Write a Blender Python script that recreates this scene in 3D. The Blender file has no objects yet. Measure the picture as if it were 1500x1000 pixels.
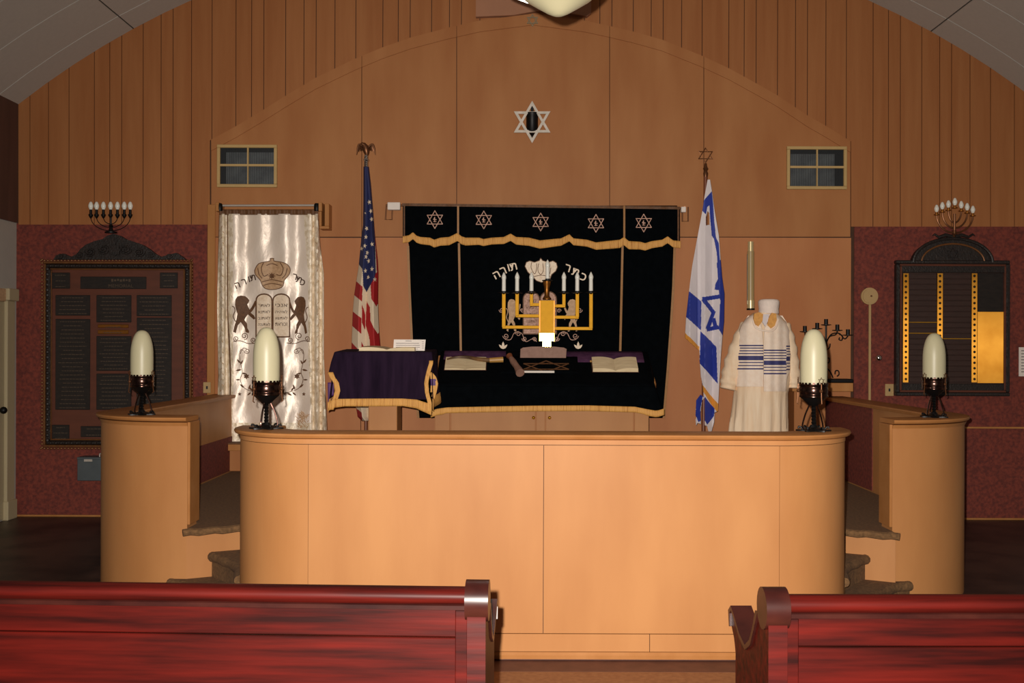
import bpy, bmesh, math, random
from mathutils import Vector, Matrix
from mathutils.geometry import tessellate_polygon
random.seed(7)
PI = math.pi
SC = bpy.context.scene
COL = SC.collection

# ------------------------------------------------------------------ camera
F, XV, YH, H = 1500.0, 759.0, 510.0, 1.44        # focal (px), principal point, eye height
ROLL = math.radians(0.2)
cd = bpy.data.cameras.new('camera'); cam = bpy.data.objects.new('camera', cd); COL.objects.link(cam)
cd.sensor_fit = 'HORIZONTAL'; cd.sensor_width = 36.0; cd.lens = 36.0 * F / 1500.0
cd.shift_x = (750 - XV) / 1500.0; cd.shift_y = (YH - 500) / 1500.0
cd.clip_start = 0.02
ca, sa = math.cos(ROLL), math.sin(ROLL)
cam.matrix_world = Matrix(((ca, -sa, 0, 0), (0, 0, -1, 0), (sa, ca, 0, H), (0, 0, 0, 1)))
SC.camera = cam

# ------------------------------------------------------------------ light
w = bpy.data.worlds.new('world'); SC.world = w; w.use_nodes = True
w.node_tree.nodes['Background'].inputs[0].default_value = (0.02, 0.018, 0.015, 1)
w.node_tree.nodes['Background'].inputs[1].default_value = 1.0
# the camera's own flash, just above and left of the lens
fd = bpy.data.lights.new('camera_flash', 'SPOT'); fl = bpy.data.objects.new('camera_flash', fd); COL.objects.link(fl)
fd.energy = 1570; fd.color = (1.0, 0.93, 0.84); fd.spot_size = math.radians(104); fd.spot_blend = 1.0; fd.shadow_soft_size = 0.012
fl.location = (-0.045, 0.0, H + 0.06)
tgt = Vector(((800 - XV) / F, 1.0, (YH - 690) / F))
fl.rotation_euler = tgt.to_track_quat('-Z', 'Y').to_euler()
SC.view_settings.view_transform = 'Standard'; SC.view_settings.look = 'None'
SC.view_settings.exposure = 0.0; SC.view_settings.gamma = 1.0; SC.view_settings.use_curve_mapping = False

# ------------------------------------------------------------------ helpers
def P(px, py, d):
    u, v = (px - XV) / F * d, (YH - py) / F * d
    return Vector((u * ca - v * sa, d, H + u * sa + v * ca))
def PX(px, d): return (px - XV) / F * d
def PZ(py, d): return H + (YH - py) / F * d

def S(r, g, b):
    f = lambda c: (c / 255 / 12.92) if c / 255 <= 0.04045 else ((c / 255 + 0.055) / 1.055) ** 2.4
    return (f(r), f(g), f(b))

MATS = {}
def mat(name, col, rough=0.6, metal=0.0, var=0.0, scale=(8, 8, 8), col2=None, bump=0.0, bscale=None, detail=4.0,
        emit=None, estr=0.0, sheen=0.0, coat=0.0, spec=0.5, contrast=(0.3, 0.7), trans=0.0, alpha=1.0):
    m = bpy.data.materials.new(name); m.use_nodes = True
    nt = m.node_tree; N = nt.nodes; L = nt.links; b = N['Principled BSDF']
    b.inputs['Roughness'].default_value = rough; b.inputs['Metallic'].default_value = metal
    b.inputs['Specular IOR Level'].default_value = spec
    b.inputs['Sheen Weight'].default_value = sheen; b.inputs['Coat Weight'].default_value = coat
    b.inputs['Coat Roughness'].default_value = 0.15
    b.inputs['Transmission Weight'].default_value = trans
    b.inputs['Alpha'].default_value = alpha
    b.inputs['Base Color'].default_value = (*col, 1)
    if emit: b.inputs['Emission Color'].default_value = (*emit, 1); b.inputs['Emission Strength'].default_value = estr
    tc = N.new('ShaderNodeTexCoord')
    if col2 or var:
        c2 = col2 or tuple(c * (1 - var) for c in col)
        mp = N.new('ShaderNodeMapping'); mp.inputs['Scale'].default_value = scale
        nz = N.new('ShaderNodeTexNoise'); nz.inputs['Scale'].default_value = 1.0; nz.inputs['Detail'].default_value = detail
        cr = N.new('ShaderNodeValToRGB')
        cr.color_ramp.elements[0].position = contrast[0]; cr.color_ramp.elements[0].color = (*c2, 1)
        cr.color_ramp.elements[1].position = contrast[1]; cr.color_ramp.elements[1].color = (*col, 1)
        L.new(tc.outputs['Object'], mp.inputs['Vector']); L.new(mp.outputs[0], nz.inputs['Vector'])
        L.new(nz.outputs[0], cr.inputs[0]); L.new(cr.outputs[0], b.inputs['Base Color'])
    if bump:
        mp2 = N.new('ShaderNodeMapping'); mp2.inputs['Scale'].default_value = bscale or scale
        n2 = N.new('ShaderNodeTexNoise'); n2.inputs['Scale'].default_value = 1.0; n2.inputs['Detail'].default_value = 4
        bp = N.new('ShaderNodeBump'); bp.inputs['Strength'].default_value = bump; bp.inputs['Distance'].default_value = 0.01
        L.new(tc.outputs['Object'], mp2.inputs['Vector']); L.new(mp2.outputs[0], n2.inputs['Vector'])
        L.new(n2.outputs[0], bp.inputs['Height']); L.new(bp.outputs[0], b.inputs['Normal'])
    MATS[name] = m
    return m

# palette
mat('ply', S(178, 121, 75), 0.55, col2=S(166, 107, 63), scale=(5, 5, 1.2), bump=0.05, bscale=(60, 60, 6), spec=0.22)
mat('ply_low', S(191, 128, 83), 0.55, col2=S(180, 115, 72), scale=(5, 5, 1.2), bump=0.05, bscale=(60, 60, 6), spec=0.22)
mat('plank', S(170, 112, 68), 0.55, col2=S(159, 100, 58), scale=(14, 14, 1.0), bump=0.06, bscale=(90, 90, 5), spec=0.22)
mat('groove', S(82, 51, 31), 0.8, var=0.3)
mat('birch', S(186, 130, 80), 0.5, col2=S(171, 115, 68), scale=(3.5, 3.5, 1.0), bump=0.03, bscale=(70, 70, 6), detail=6, spec=0.22)
mat('birch_end', S(175, 119, 70), 0.45, col2=S(163, 107, 58), scale=(9, 9, 9), spec=0.22)
mat('trimwood', S(184, 129, 77), 0.45, col2=S(171, 114, 63), scale=(9, 9, 2), spec=0.22)
mat('redwall', S(129, 56, 42), 0.8, col2=S(96, 40, 33), scale=(42, 42, 42), contrast=(0.35, 0.65), bump=0.15, bscale=(120, 120, 120))
mat('cream', S(185, 170, 136), 0.5, var=0.08, scale=(6, 6, 2))
mat('white_wall', S(178, 173, 164), 0.7, var=0.05)
mat('dark_wall', S(89, 59, 49), 0.7, var=0.3, scale=(10, 10, 1))
mat('ceiling', S(192, 185, 177), 0.85, var=0.05, scale=(30, 30, 30), bump=0.08, bscale=(80, 80, 80))
mat('ceil_gap', S(59, 52, 45), 0.9, var=0.1)
mat('floor_dark', S(72, 52, 44), 0.45, col2=S(33, 24, 22), scale=(3, 3, 3), contrast=(0.35, 0.6))
mat('floor_brown', S(103, 63, 49), 0.6, col2=S(86, 51, 40), scale=(12, 12, 12))
mat('runner', S(152, 103, 63), 0.8, col2=S(135, 86, 49), scale=(40, 40, 40), bump=0.2, bscale=(200, 200, 200))
mat('carpet', S(126, 91, 56), 0.95, col2=S(89, 63, 37), scale=(60, 60, 60), bump=0.5, bscale=(220, 220, 220))
mat('pew', S(72, 14, 9), 0.42, col2=S(29, 6, 5), scale=(2.2, 40, 38), contrast=(0.32, 0.68), spec=0.12, bump=0.04, bscale=(4, 60, 60), detail=7)
mat('pew_dark', S(51, 21, 16), 0.3, col2=S(30, 10, 9), scale=(8, 8, 20), spec=0.3)
mat('velvet_black', S(7, 10, 13), 0.95, col2=S(4, 6, 8), scale=(20, 20, 20), spec=0.03)
mat('velvet_purple', S(45, 30, 49), 0.9, col2=S(28, 18, 33), scale=(26, 26, 3), spec=0.06)
mat('runner_purple', S(89, 56, 84), 0.9, col2=S(65, 38, 63), scale=(20, 20, 20), spec=0.05)
mat('purple_lining', S(94, 52, 114), 0.6, var=0.2)
mat('gold_fringe', S(228, 168, 88), 0.6, col2=S(186, 124, 56), scale=(160, 160, 6), bump=0.6, bscale=(240, 240, 6), contrast=(0.3, 0.5))
mat('tan_ribbon', S(170, 122, 73), 0.6, var=0.15, scale=(40, 40, 40))
mat('brass', S(226, 168, 52), 0.17, 0.78, var=0.12, scale=(20, 20, 20))
mat('brass_satin', S(192, 142, 42), 0.60, 0.9, var=0.12, scale=(20, 20, 20))
mat('brass_dull', S(159, 103, 45), 0.4, 0.9, var=0.2, scale=(30, 30, 30))
mat('copper_dark', S(98, 72, 62), 0.22, 0.95, col2=S(48, 34, 32), scale=(50, 50, 50))
mat('iron', S(26, 24, 24), 0.45, 0.6, var=0.2, scale=(40, 40, 40))
mat('chrome', S(220, 220, 220), 0.15, 1.0, var=0.05)
mat('silver', S(190, 180, 170), 0.55, 0.3, var=0.1)
mat('lampglass', S(187, 179, 147), 0.4, var=0.03, spec=0.4)
mat('pendant_glass', S(170, 163, 131), 0.3, var=0.02, emit=S(221, 213, 177), estr=0.12)
mat('pendant_lit', S(255, 250, 240), 0.3, var=0.02, emit=S(255, 248, 236), estr=9.0)
mat('bulb_white', S(240, 238, 228), 0.25, var=0.03)
mat('candle', S(240, 236, 226), 0.4, var=0.03)
mat('satin', S(248, 232, 218), 0.42, 0.25, col2=S(244, 226, 208), scale=(10, 10, 3), bump=0.35, bscale=(26, 26, 14), spec=0.6)
mat('satin_damask', S(246, 230, 208), 0.45, 0.2, col2=S(222, 202, 172), scale=(34, 34, 24), bump=0.5, bscale=(50, 50, 34), spec=0.6, contrast=(0.42, 0.55))
mat('emb_brown', S(114, 75, 44), 0.65, col2=S(89, 56, 30), scale=(60, 60, 60))
mat('emb_tan', S(208, 170, 132), 0.6, col2=S(180, 142, 106), scale=(50, 50, 50))
mat('emb_dark', S(79, 52, 33), 0.7, var=0.2, scale=(60, 60, 60))
mat('emb_cream', S(252, 232, 208), 0.55, col2=S(232, 206, 176), scale=(50, 50, 50))
mat('emb_pink', S(214, 170, 150), 0.6, col2=S(160, 118, 96), scale=(60, 60, 60))
mat('plaque_dark', S(38, 28, 24), 0.5, col2=S(24, 18, 17), scale=(30, 30, 30), bump=0.4, bscale=(70, 70, 70))
mat('plaque_wood', S(100, 51, 33), 0.5, var=0.25, scale=(4, 4, 20))
mat('plaque_plate', S(44, 36, 32), 0.45, 0.2, col2=S(30, 25, 24), scale=(20, 20, 60))
mat('plaque_gilt', S(129, 82, 44), 0.45, 0.4, var=0.3, scale=(30, 30, 30))
mat('plate_text', S(92, 76, 62), 0.5, 0.3, var=0.2)
mat('brass_plate', S(192, 136, 51), 0.42, 1.0, col2=S(170, 114, 38), scale=(6, 6, 6))
mat('name_plate', S(59, 37, 31), 0.5, var=0.25, scale=(10, 10, 60))
mat('bluegrey', S(82, 89, 93), 0.5, 0.1, var=0.15, scale=(12, 12, 12))
mat('paper', S(236, 224, 214), 0.7, var=0.04, scale=(20, 20, 20))
mat('paper_ink', S(120, 108, 108), 0.7, var=0.1)
mat('page', S(232, 212, 174), 0.75, col2=S(212, 188, 148), scale=(8, 60, 60))
mat('book_cover', S(74, 40, 30), 0.6, var=0.2)
mat('stone', S(149, 112, 96), 0.65, col2=S(135, 98, 82), scale=(30, 30, 30))
mat('flag_white', S(228, 206, 178), 0.7, var=0.06, scale=(40, 40, 40))
mat('flag_red', S(170, 28, 31), 0.65, var=0.12, scale=(30, 30, 10))
mat('flag_blue', S(34, 40, 86), 0.7, var=0.15, scale=(30, 30, 10))
mat('isr_white', S(224, 214, 216), 0.6, var=0.06, scale=(30, 30, 10))
mat('isr_blue', S(38, 56, 152), 0.6, var=0.12, scale=(30, 30, 10))
mat('orange_fringe', S(232, 156, 60), 0.6, var=0.25, scale=(160, 160, 6))
mat('polewood', S(126, 70, 44), 0.4, var=0.2, scale=(40, 40, 4))
mat('bronze', S(120, 78, 50), 0.4, 0.7, var=0.25, scale=(40, 40, 40))
mat('robe', S(252, 228, 198), 0.75, col2=S(240, 208, 172), scale=(30, 30, 4), bump=0.3, bscale=(40, 40, 8))
mat('tallit', S(255, 236, 218), 0.75, col2=S(248, 224, 202), scale=(30, 30, 30), bump=0.2, bscale=(60, 60, 60))
mat('tallit_blue', S(62, 62, 116), 0.7, var=0.15)
mat('hat', S(250, 232, 220), 0.85, var=0.1, scale=(30, 30, 30), bump=0.4, bscale=(50, 50, 50))
mat('collar_gold', S(232, 168, 80), 0.5, col2=S(210, 144, 62), scale=(60, 60, 60), bump=0.4, bscale=(120, 120, 120))
mat('plastic_cream', S(185, 152, 103), 0.5, var=0.06)
mat('case', S(178, 152, 105), 0.35, var=0.1, scale=(20, 20, 4))
mat('case_end', S(220, 200, 150), 0.3, 0.4, var=0.1)
mat('pane', S(96, 101, 103), 0.35, col2=S(72, 75, 79), scale=(10, 10, 10), spec=0.5)
mat('pane_dark', S(20, 24, 28), 0.6, var=0.2)
mat('vent_frame', S(196, 163, 107), 0.5, var=0.08, scale=(10, 10, 10))
mat('star_white', S(222, 208, 196), 0.5, col2=S(196, 190, 176), scale=(20, 20, 20))
mat('pale_green', S(138, 129, 103), 0.6, var=0.1)
mat('pale_board', S(170, 119, 89), 0.7, var=0.1, scale=(6, 6, 6))
mat('shofar', S(129, 93, 54), 0.4, col2=S(52, 37, 28), scale=(9, 9, 9))
mat('shofar_tip', S(185, 138, 72), 0.4, var=0.15)

def brushed(name):
    nt = MATS[name].node_tree; b = nt.nodes['Principled BSDF']
    b.inputs['Anisotropic'].default_value = 1.0
    c = nt.nodes.new('ShaderNodeCombineXYZ'); c.inputs[0].default_value = ANI[0]; c.inputs[1].default_value = 0.0; c.inputs[2].default_value = ANI[1]
    nt.links.new(c.outputs[0], b.inputs['Tangent'])
ANI = (1.0, 0.0)
brushed('brass_plate')

ORG = {}
class MB:
    def __init__(s): s.bm = bmesh.new()
    def _add(s, verts, faces, mi=0):
        vs = [s.bm.verts.new(v) for v in verts]
        for f in faces:
            try: fc = s.bm.faces.new([vs[i] for i in f]); fc.material_index = mi
            except ValueError: pass
        return s
    def box(s, x0, x1, y0, y1, z0, z1, bev=0.0, seg=1):
        m = Matrix.Translation(((x0+x1)/2, (y0+y1)/2, (z0+z1)/2)) @ Matrix.Diagonal((abs(x1-x0), abs(y1-y0), abs(z1-z0), 1))
        r = bmesh.ops.create_cube(s.bm, size=1.0, matrix=m)
        if bev:
            es = list({e for v in r['verts'] for e in v.link_edges})
            bmesh.ops.bevel(s.bm, geom=es, offset=bev, segments=seg, affect='EDGES')
        return s
    def pbox(s, px0, px1, py0, py1, d0, d1, bev=0.0):
        """box seen between pixels, front face at depth d0, back at d1"""
        c = P((px0+px1)/2, (py0+py1)/2, d0); hw = abs(px1-px0)/2*d0/F; hh = abs(py1-py0)/2*d0/F
        return s.box(c.x-hw, c.x+hw, d0, d1, c.z-hh, c.z+hh, bev)
    def prism(s, pts, y0, y1, mi=0):
        """polygon in XZ extruded from y0 (front) to y1"""
        n = len(pts)
        v = [(p[0], y0, p[1]) for p in pts] + [(p[0], y1, p[1]) for p in pts]
        f = [(i, (i+1) % n, n+(i+1) % n, n+i) for i in range(n)]
        tri = tessellate_polygon([[Vector((p[0], p[1], 0)) for p in pts]])
        f += [tuple(t) for t in tri] + [tuple(n+i for i in t[::-1]) for t in tri]
        return s._add(v, f, mi)
    def pprism(s, pts, d0, d1):
        return s.prism([(P(x, y, d0).x, P(x, y, d0).z) for x, y in pts], d0, d1)
    def prism_yz(s, pts, x0, x1):
        n = len(pts)
        v = [(x0, p[0], p[1]) for p in pts] + [(x1, p[0], p[1]) for p in pts]
        f = [(i, (i+1) % n, n+(i+1) % n, n+i) for i in range(n)]
        tri = tessellate_polygon([[Vector((p[0], p[1], 0)) for p in pts]])
        f += [tuple(t) for t in tri] + [tuple(n+i for i in t[::-1]) for t in tri]
        return s._add(v, f)
    def prism_xy(s, pts, z0, z1):
        n = len(pts)
        v = [(p[0], p[1], z0) for p in pts] + [(p[0], p[1], z1) for p in pts]
        f = [(i, (i+1) % n, n+(i+1) % n, n+i) for i in range(n)]
        tri = tessellate_polygon([[Vector((p[0], p[1], 0)) for p in pts]])
        f += [tuple(t) for t in tri] + [tuple(n+i for i in t[::-1]) for t in tri]
        return s._add(v, f)
    def tube(s, pts, r, n=8, caps=True, closed=False):
        pts = [Vector(p) for p in pts]; k = len(pts)
        rs = r if isinstance(r, (list, tuple)) else [r]*k
        verts, faces = [], []; up = None
        for i, p in enumerate(pts):
            if closed: t = pts[(i+1) % k]-pts[i-1]
            else: t = pts[min(i+1, k-1)]-pts[max(i-1, 0)]
            t.normalize()
            if up is None:
                a = Vector((0, 0, 1)) if abs(t.z) < 0.9 else Vector((1, 0, 0))
                up = (a - t*a.dot(t)).normalized()
            else:
                up = up - t*up.dot(t)
                up = up.normalized() if up.length > 1e-6 else t.orthogonal().normalized()
            b = t.cross(up)
            for j in range(n):
                an = 2*PI*j/n
                verts.append(p + (up*math.cos(an)+b*math.sin(an))*rs[i])
        m = k if closed else k-1
        for i in range(m):
            for j in range(n):
                a0, a1 = i*n+j, i*n+(j+1) % n; b0, b1 = ((i+1) % k)*n+j, ((i+1) % k)*n+(j+1) % n
                faces.append((a0, a1, b1, b0))
        if caps and not closed:
            faces.append(tuple(range(n-1, -1, -1))); faces.append(tuple((k-1)*n+j for j in range(n)))
        return s._add(verts, faces)
    def sqtube(s, pts, r):
        """square bar along a polyline in the XZ plane"""
        for a, b in zip(pts[:-1], pts[1:]):
            a, b = Vector(a), Vector(b)
            s.box(min(a.x, b.x)-r, max(a.x, b.x)+r, a.y-r, a.y+r, min(a.z, b.z)-r, max(a.z, b.z)+r, r*0.15)
        return s
    def lathe(s, prof, c=(0, 0, 0), n=24, sy=1.0):
        verts, faces = [], []
        for r, z in prof:
            for j in range(n):
                an = 2*PI*j/n
                verts.append((c[0]+r*math.cos(an), c[1]+r*math.sin(an)*sy, c[2]+z))
        k = len(prof)
        for i in range(k-1):
            for j in range(n):
                faces.append((i*n+j, i*n+(j+1) % n, (i+1)*n+(j+1) % n, (i+1)*n+j))
        if prof[0][0] > 1e-5: faces.append(tuple(range(n-1, -1, -1)))
        if prof[-1][0] > 1e-5: faces.append(tuple((k-1)*n+j for j in range(n)))
        s._add(verts, faces)
        bmesh.ops.remove_doubles(s.bm, verts=s.bm.verts, dist=1e-6) if (prof[0][0] <= 1e-5 or prof[-1][0] <= 1e-5) else None
        return s
    def ball(s, c, r, sz=1.0, n=10):
        m = Matrix.Translation(c) @ Matrix.Diagonal((r, r, r*sz, 1))
        bmesh.ops.create_uvsphere(s.bm, u_segments=n, v_segments=max(6, n*2//3), radius=1.0, matrix=m)
        return s
    def sweep(s, path, prof):
        """path: list of ((x,y),(nx,ny)) with outward normals; prof: closed polygon of (inward offset, z)"""
        verts, faces = [], []; m = len(prof)
        for (x, y), (nx, ny) in path:
            for o, z in prof: verts.append((x-nx*o, y-ny*o, z))
        for i in range(len(path)-1):
            for j in range(m):
                faces.append((i*m+j, i*m+(j+1) % m, (i+1)*m+(j+1) % m, (i+1)*m+j))
        faces.append(tuple(range(m-1, -1, -1))); faces.append(tuple((len(path)-1)*m+j for j in range(m)))
        return s._add(verts, faces)
    def build(s, name, m, parent=None, smooth=False, org=None):
        bmesh.ops.recalc_face_normals(s.bm, faces=s.bm.faces)
        me = bpy.data.meshes.new(name)
        ms = m if isinstance(m, (list, tuple)) else [m]
        for x in ms: me.materials.append(MATS[x])
        o = bpy.data.objects.new(name, me); COL.objects.link(o)
        if parent is not None: org = ORG[parent.name]
        elif org is None:
            xs = [v.co for v in s.bm.verts]
            org = Vector(((min(v.x for v in xs)+max(v.x for v in xs))/2, (min(v.y for v in xs)+max(v.y for v in xs))/2, min(v.z for v in xs)))
        org = Vector(org)
        for v in s.bm.verts: v.co -= org
        s.bm.to_mesh(me); s.bm.free()
        if smooth:
            for p in me.polygons: p.use_smooth = True
            try: me.set_sharp_from_angle(angle=math.radians(smooth if smooth is not True else 40))
            except Exception: pass
        if parent is not None: o.parent = parent
        else: o.location = org
        ORG[o.name] = org
        return o

def tag(o, label=None, cat=None, group=None, kind=None):
    if label: o['label'] = label
    if cat: o['category'] = cat
    if group: o['group'] = group
    if kind: o['kind'] = kind
    return o
def thing(name, loc, label, cat, group=None):
    o = bpy.data.objects.new(name, None); COL.objects.link(o); o.location = loc; o.empty_display_size = 0.1
    ORG[o.name] = Vector(loc)
    return tag(o, label, cat, group)
def copy_tree(o, parent=None):
    c = o.copy(); COL.objects.link(c); c.parent = parent
    for ch in list(o.children): copy_tree(ch, c)
    return c
def catmull(pts, n=6):
    out = []; k = len(pts)
    for i in range(k-1):
        p0, p1, p2, p3 = pts[max(i-1, 0)], pts[i], pts[i+1], pts[min(i+2, k-1)]
        for j in range(n):
            t = j/n
            out.append(tuple(0.5*((2*b)+(c-a)*t+(2*a-5*b+4*c-d)*t*t+(3*b-a-3*c+d)*t**3) for a, b, c, d in zip(p0, p1, p2, p3)))
    out.append(tuple(pts[-1])); return out
def lerp(tab, t):
    if t <= tab[0][0]: return tab[0][1]
    for (a, b), (c, d) in zip(tab[:-1], tab[1:]):
        if t <= c: return b+(d-b)*(t-a)/(c-a)
    return tab[-1][1]
def inside(pt, poly):
    x, y = pt; r = False; n = len(poly)
    for i in range(n):
        x1, y1 = poly[i]; x2, y2 = poly[i-1]
        if (y1 > y) != (y2 > y) and x < (x2-x1)*(y-y1)/(y2-y1)+x1: r = not r
    return r
def star_pts(cx, cy, r, n=5, inner=0.4, rot=-PI/2):
    return [(cx+math.cos(rot+PI*i/n)*(r if i % 2 == 0 else r*inner), cy+math.sin(rot+PI*i/n)*(r if i % 2 == 0 else r*inner)) for i in range(2*n)]
def seg_quad(a, b, w):
    dx, dy = b[0]-a[0], b[1]-a[1]; l = math.hypot(dx, dy) or 1; nx, ny = -dy/l*w/2, dx/l*w/2
    return [(a[0]+nx, a[1]+ny), (b[0]+nx, b[1]+ny), (b[0]-nx, b[1]-ny), (a[0]-nx, a[1]-ny)]
def decal(name, m, parent, surf, polys=(), strokes=(), lift=0.004, th=0.003):
    """thin appliqué that lies on a cloth surface: surf(px,py) gives the depth of the cloth"""
    mb = MB(); allp = [list(p) for p in polys]
    for pts, wd in strokes:
        for a, b in zip(pts[:-1], pts[1:]):
            ex = wd*0.25; dx, dy = b[0]-a[0], b[1]-a[1]; l = math.hypot(dx, dy) or 1
            allp.append(seg_quad((a[0]-dx/l*ex, a[1]-dy/l*ex), (b[0]+dx/l*ex, b[1]+dy/l*ex), wd))
    for k, p in enumerate(allp):
        n = len(p); e = (k % 7)*0.00012
        v = [P(x, y, surf(x, y)-lift-e) for x, y in p] + [P(x, y, surf(x, y)-lift+th) for x, y in p]
        f = [(i, (i+1) % n, n+(i+1) % n, n+i) for i in range(n)]
        mb._add(v, f)
        todo = [tuple(p[i] for i in t) for t in tessellate_polygon([[Vector((x, y, 0)) for x, y in p]])]
        while todo:
            t = todo.pop(); ls = [math.dist(t[i], t[(i+1) % 3]) for i in range(3)]; i = ls.index(max(ls))
            if ls[i] > 4.0:
                a, b, c = t[i], t[(i+1) % 3], t[(i+2) % 3]; m_ = ((a[0]+b[0])/2, (a[1]+b[1])/2)
                todo += [(a, m_, c), (m_, b, c)]
            else: mb._add([P(x, y, surf(x, y)-lift-e) for x, y in t], [(0, 1, 2)])
    return mb.build(name, m, parent)
GLYPH = {}
def glyphs(body, wt):
    if (body, wt) not in GLYPH:
        c = bpy.data.curves.new('t', 'FONT'); c.body = body; c.offset = wt; c.resolution_u = 3
        o = bpy.data.objects.new('t', c); COL.objects.link(o)
        GLYPH[(body, wt)] = bpy.data.meshes.new_from_object(o.evaluated_get(bpy.context.evaluated_depsgraph_get()))
        bpy.data.objects.remove(o); bpy.data.curves.remove(c)
    return GLYPH[(body, wt)]
# all lettering is shaped once, while the scene is still empty
for s_ in ('MEMORIAL', 'רתאל', 'אנתאל', 'בגתאל', 'הנעתאל', 'מחתאל', 'יכנא', 'היהיאל', 'אשתאל', 'תארוכז', 'תאדבכ'): glyphs(s_, 0.0)
for s_ in 'תורהכ': glyphs(s_, 0.012); glyphs(s_, 0.01)
def text(name, body, m, parent, surf, cx, cy, hpx, wpx=None, rot=0.0, lift=0.004, wt=0.0):
    """lettering as thin solid letters, centred on a pixel of a surface"""
    me = glyphs(body, wt)
    xs = [v.co.x for v in me.vertices]; ys = [v.co.y for v in me.vertices]
    if not xs: return None
    sy = hpx/(max(ys)-min(ys)); sx = wpx/(max(xs)-min(xs)) if wpx else sy
    mx, my = (max(xs)+min(xs))/2, (max(ys)+min(ys))/2
    mb = MB(); vs = []; cr, sr = math.cos(rot), math.sin(rot)
    for v in me.vertices:
        a, b = (v.co.x-mx)*sx, -(v.co.y-my)*sy
        x, y = cx+a*cr-b*sr, cy+a*sr+b*cr
        vs.append(P(x, y, surf(x, y)-lift))
    mb._add(vs, [tuple(p.vertices) for p in me.polygons])
    r = bmesh.ops.extrude_face_region(mb.bm, geom=list(mb.bm.faces))
    for v in [g for g in r['geom'] if isinstance(g, bmesh.types.BMVert)]: v.co.y += 0.002
    return mb.build(name, m, parent)
def grid_cloth(y0, y1, ny, nx, xl, xr, depth, paint=None, thick=0.0):
    """cloth hung between pixel rows y0..y1; xl/xr(y) are its edges; depth(px,py); paint(px,py) -> material index or None"""
    mb = MB(); bm = mb.bm; rows = []
    for i in range(ny+1):
        y = y0+(y1-y0)*i/ny; a, b = xl(y), xr(y)
        rows.append([(a+(b-a)*j/nx, y) for j in range(nx+1)])
    V = [[None]*(nx+1) for _ in range(ny+1)]
    def gv(i, j):
        if V[i][j] is None: x, y = rows[i][j]; V[i][j] = bm.verts.new(P(x, y, depth(x, y)))
        return V[i][j]
    for i in range(ny):
        for j in range(nx):
            cx = (rows[i][j][0]+rows[i+1][j+1][0])/2; cy = (rows[i][j][1]+rows[i+1][j+1][1])/2
            mi = paint(cx, cy) if paint else 0
            if mi is None: continue
            f = bm.faces.new((gv(i, j), gv(i, j+1), gv(i+1, j+1), gv(i+1, j))); f.material_index = mi
    return mb
def thicken(o, t=0.004):
    md = o.modifiers.new('thickness', 'SOLIDIFY'); md.thickness = t; md.offset = 0.0; return o

# ================================================================== THE ROOM
D = 8.70                                   # distance of the back wall
XC, HWID, RAD = 0.11, 4.37, 7.05           # barrel ceiling: centre line, half width, radius
XL, XR = XC-HWID, XC+HWID
ZSP = 3.50
ZC = ZSP-math.sqrt(RAD*RAD-HWID*HWID)
YB = -3.0
def ceil_z(x): return ZC+math.sqrt(max(RAD*RAD-(x-XC)**2, 0))

tag(MB().box(XL-0.2, XR+0.2, YB-0.2, D+0.3, -0.2, 0.0).build('floor', 'floor_dark'), 'dark brown floor of the hall around the stage', kind='structure')
tag(MB().box(-2.9, 3.4, 4.552, 4.90, 0.0, 0.004).build('floor_strip', 'floor_brown'), 'brown strip of floor in front of the wooden stage wall', kind='structure')
tag(MB().box(-2.9, 3.4, -1.0, 4.55, 0.0, 0.004).build('floor_carpet', 'runner'), 'tan floor covering under the pews', kind='structure')

# ceiling: shell and tiles
th0 = math.asin(HWID/RAD); NT = 8
mb = MB(); n = 32; prof = []
for i in range(n+1):
    t = -th0+2*th0*i/n; prof.append((XC+RAD*math.sin(t), ZC+RAD*math.cos(t)))
pr = prof + [(XC+(RAD+0.15)*math.sin(th0-2*th0*i/n), ZC+(RAD+0.15)*math.cos(th0-2*th0*i/n)) for i in range(n+1)]
mb.prism(pr, YB-0.2, D+0.3)
ceiling = tag(mb.build('ceiling', 'ceil_gap', smooth=30), 'arched ceiling of pale panels over the hall', kind='structure')
seams = [D-0.004, 8.36, 7.82, 7.28, 6.74, 6.2, 5.66]
def tile(t0, t1, ya, yb):
    m = MB(); k = 4; g = 0.006; vs = []; fs = []
    for i in range(k+1):
        t = t0+g/RAD+(t1-t0-2*g/RAD)*i/k
        for rr in (RAD-0.012, RAD+0.004):
            for y in (ya+g, yb-g): vs.append((XC+rr*math.sin(t), y, ZC+rr*math.cos(t)))
    for i in range(k):
        a, b = i*4, i*4+4
        fs += [(a, a+1, b+1, b), (a+2, b+2, b+3, a+3), (a, b, b+2, a+2), (a+1, a+3, b+3, b+1)]
    fs += [(0, 2, 3, 1), (k*4, k*4+1, k*4+3, k*4+2)]
    return m._add(vs, fs)
for a, b in zip(seams[:-1], seams[1:]):
    for i in range(NT): tile(-th0+2*th0*i/NT, -th0+2*th0*(i+1)/NT, b, a).build('ceiling_panel', 'ceiling', ceiling, smooth=30)
mb = MB(); mb.prism([(x, z) for x, z in [(XC+(RAD-0.01)*math.sin(-th0+2*th0*i/24), ZC+(RAD-0.01)*math.cos(-th0+2*th0*i/24)) for i in range(25)]
         + [(XC+(RAD+0.002)*math.sin(th0-2*th0*i/24), ZC+(RAD+0.002)*math.cos(th0-2*th0*i/24)) for i in range(25)]], YB, 5.65)
mb.build('ceiling_panel_field', 'ceiling', ceiling, smooth=30)

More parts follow.
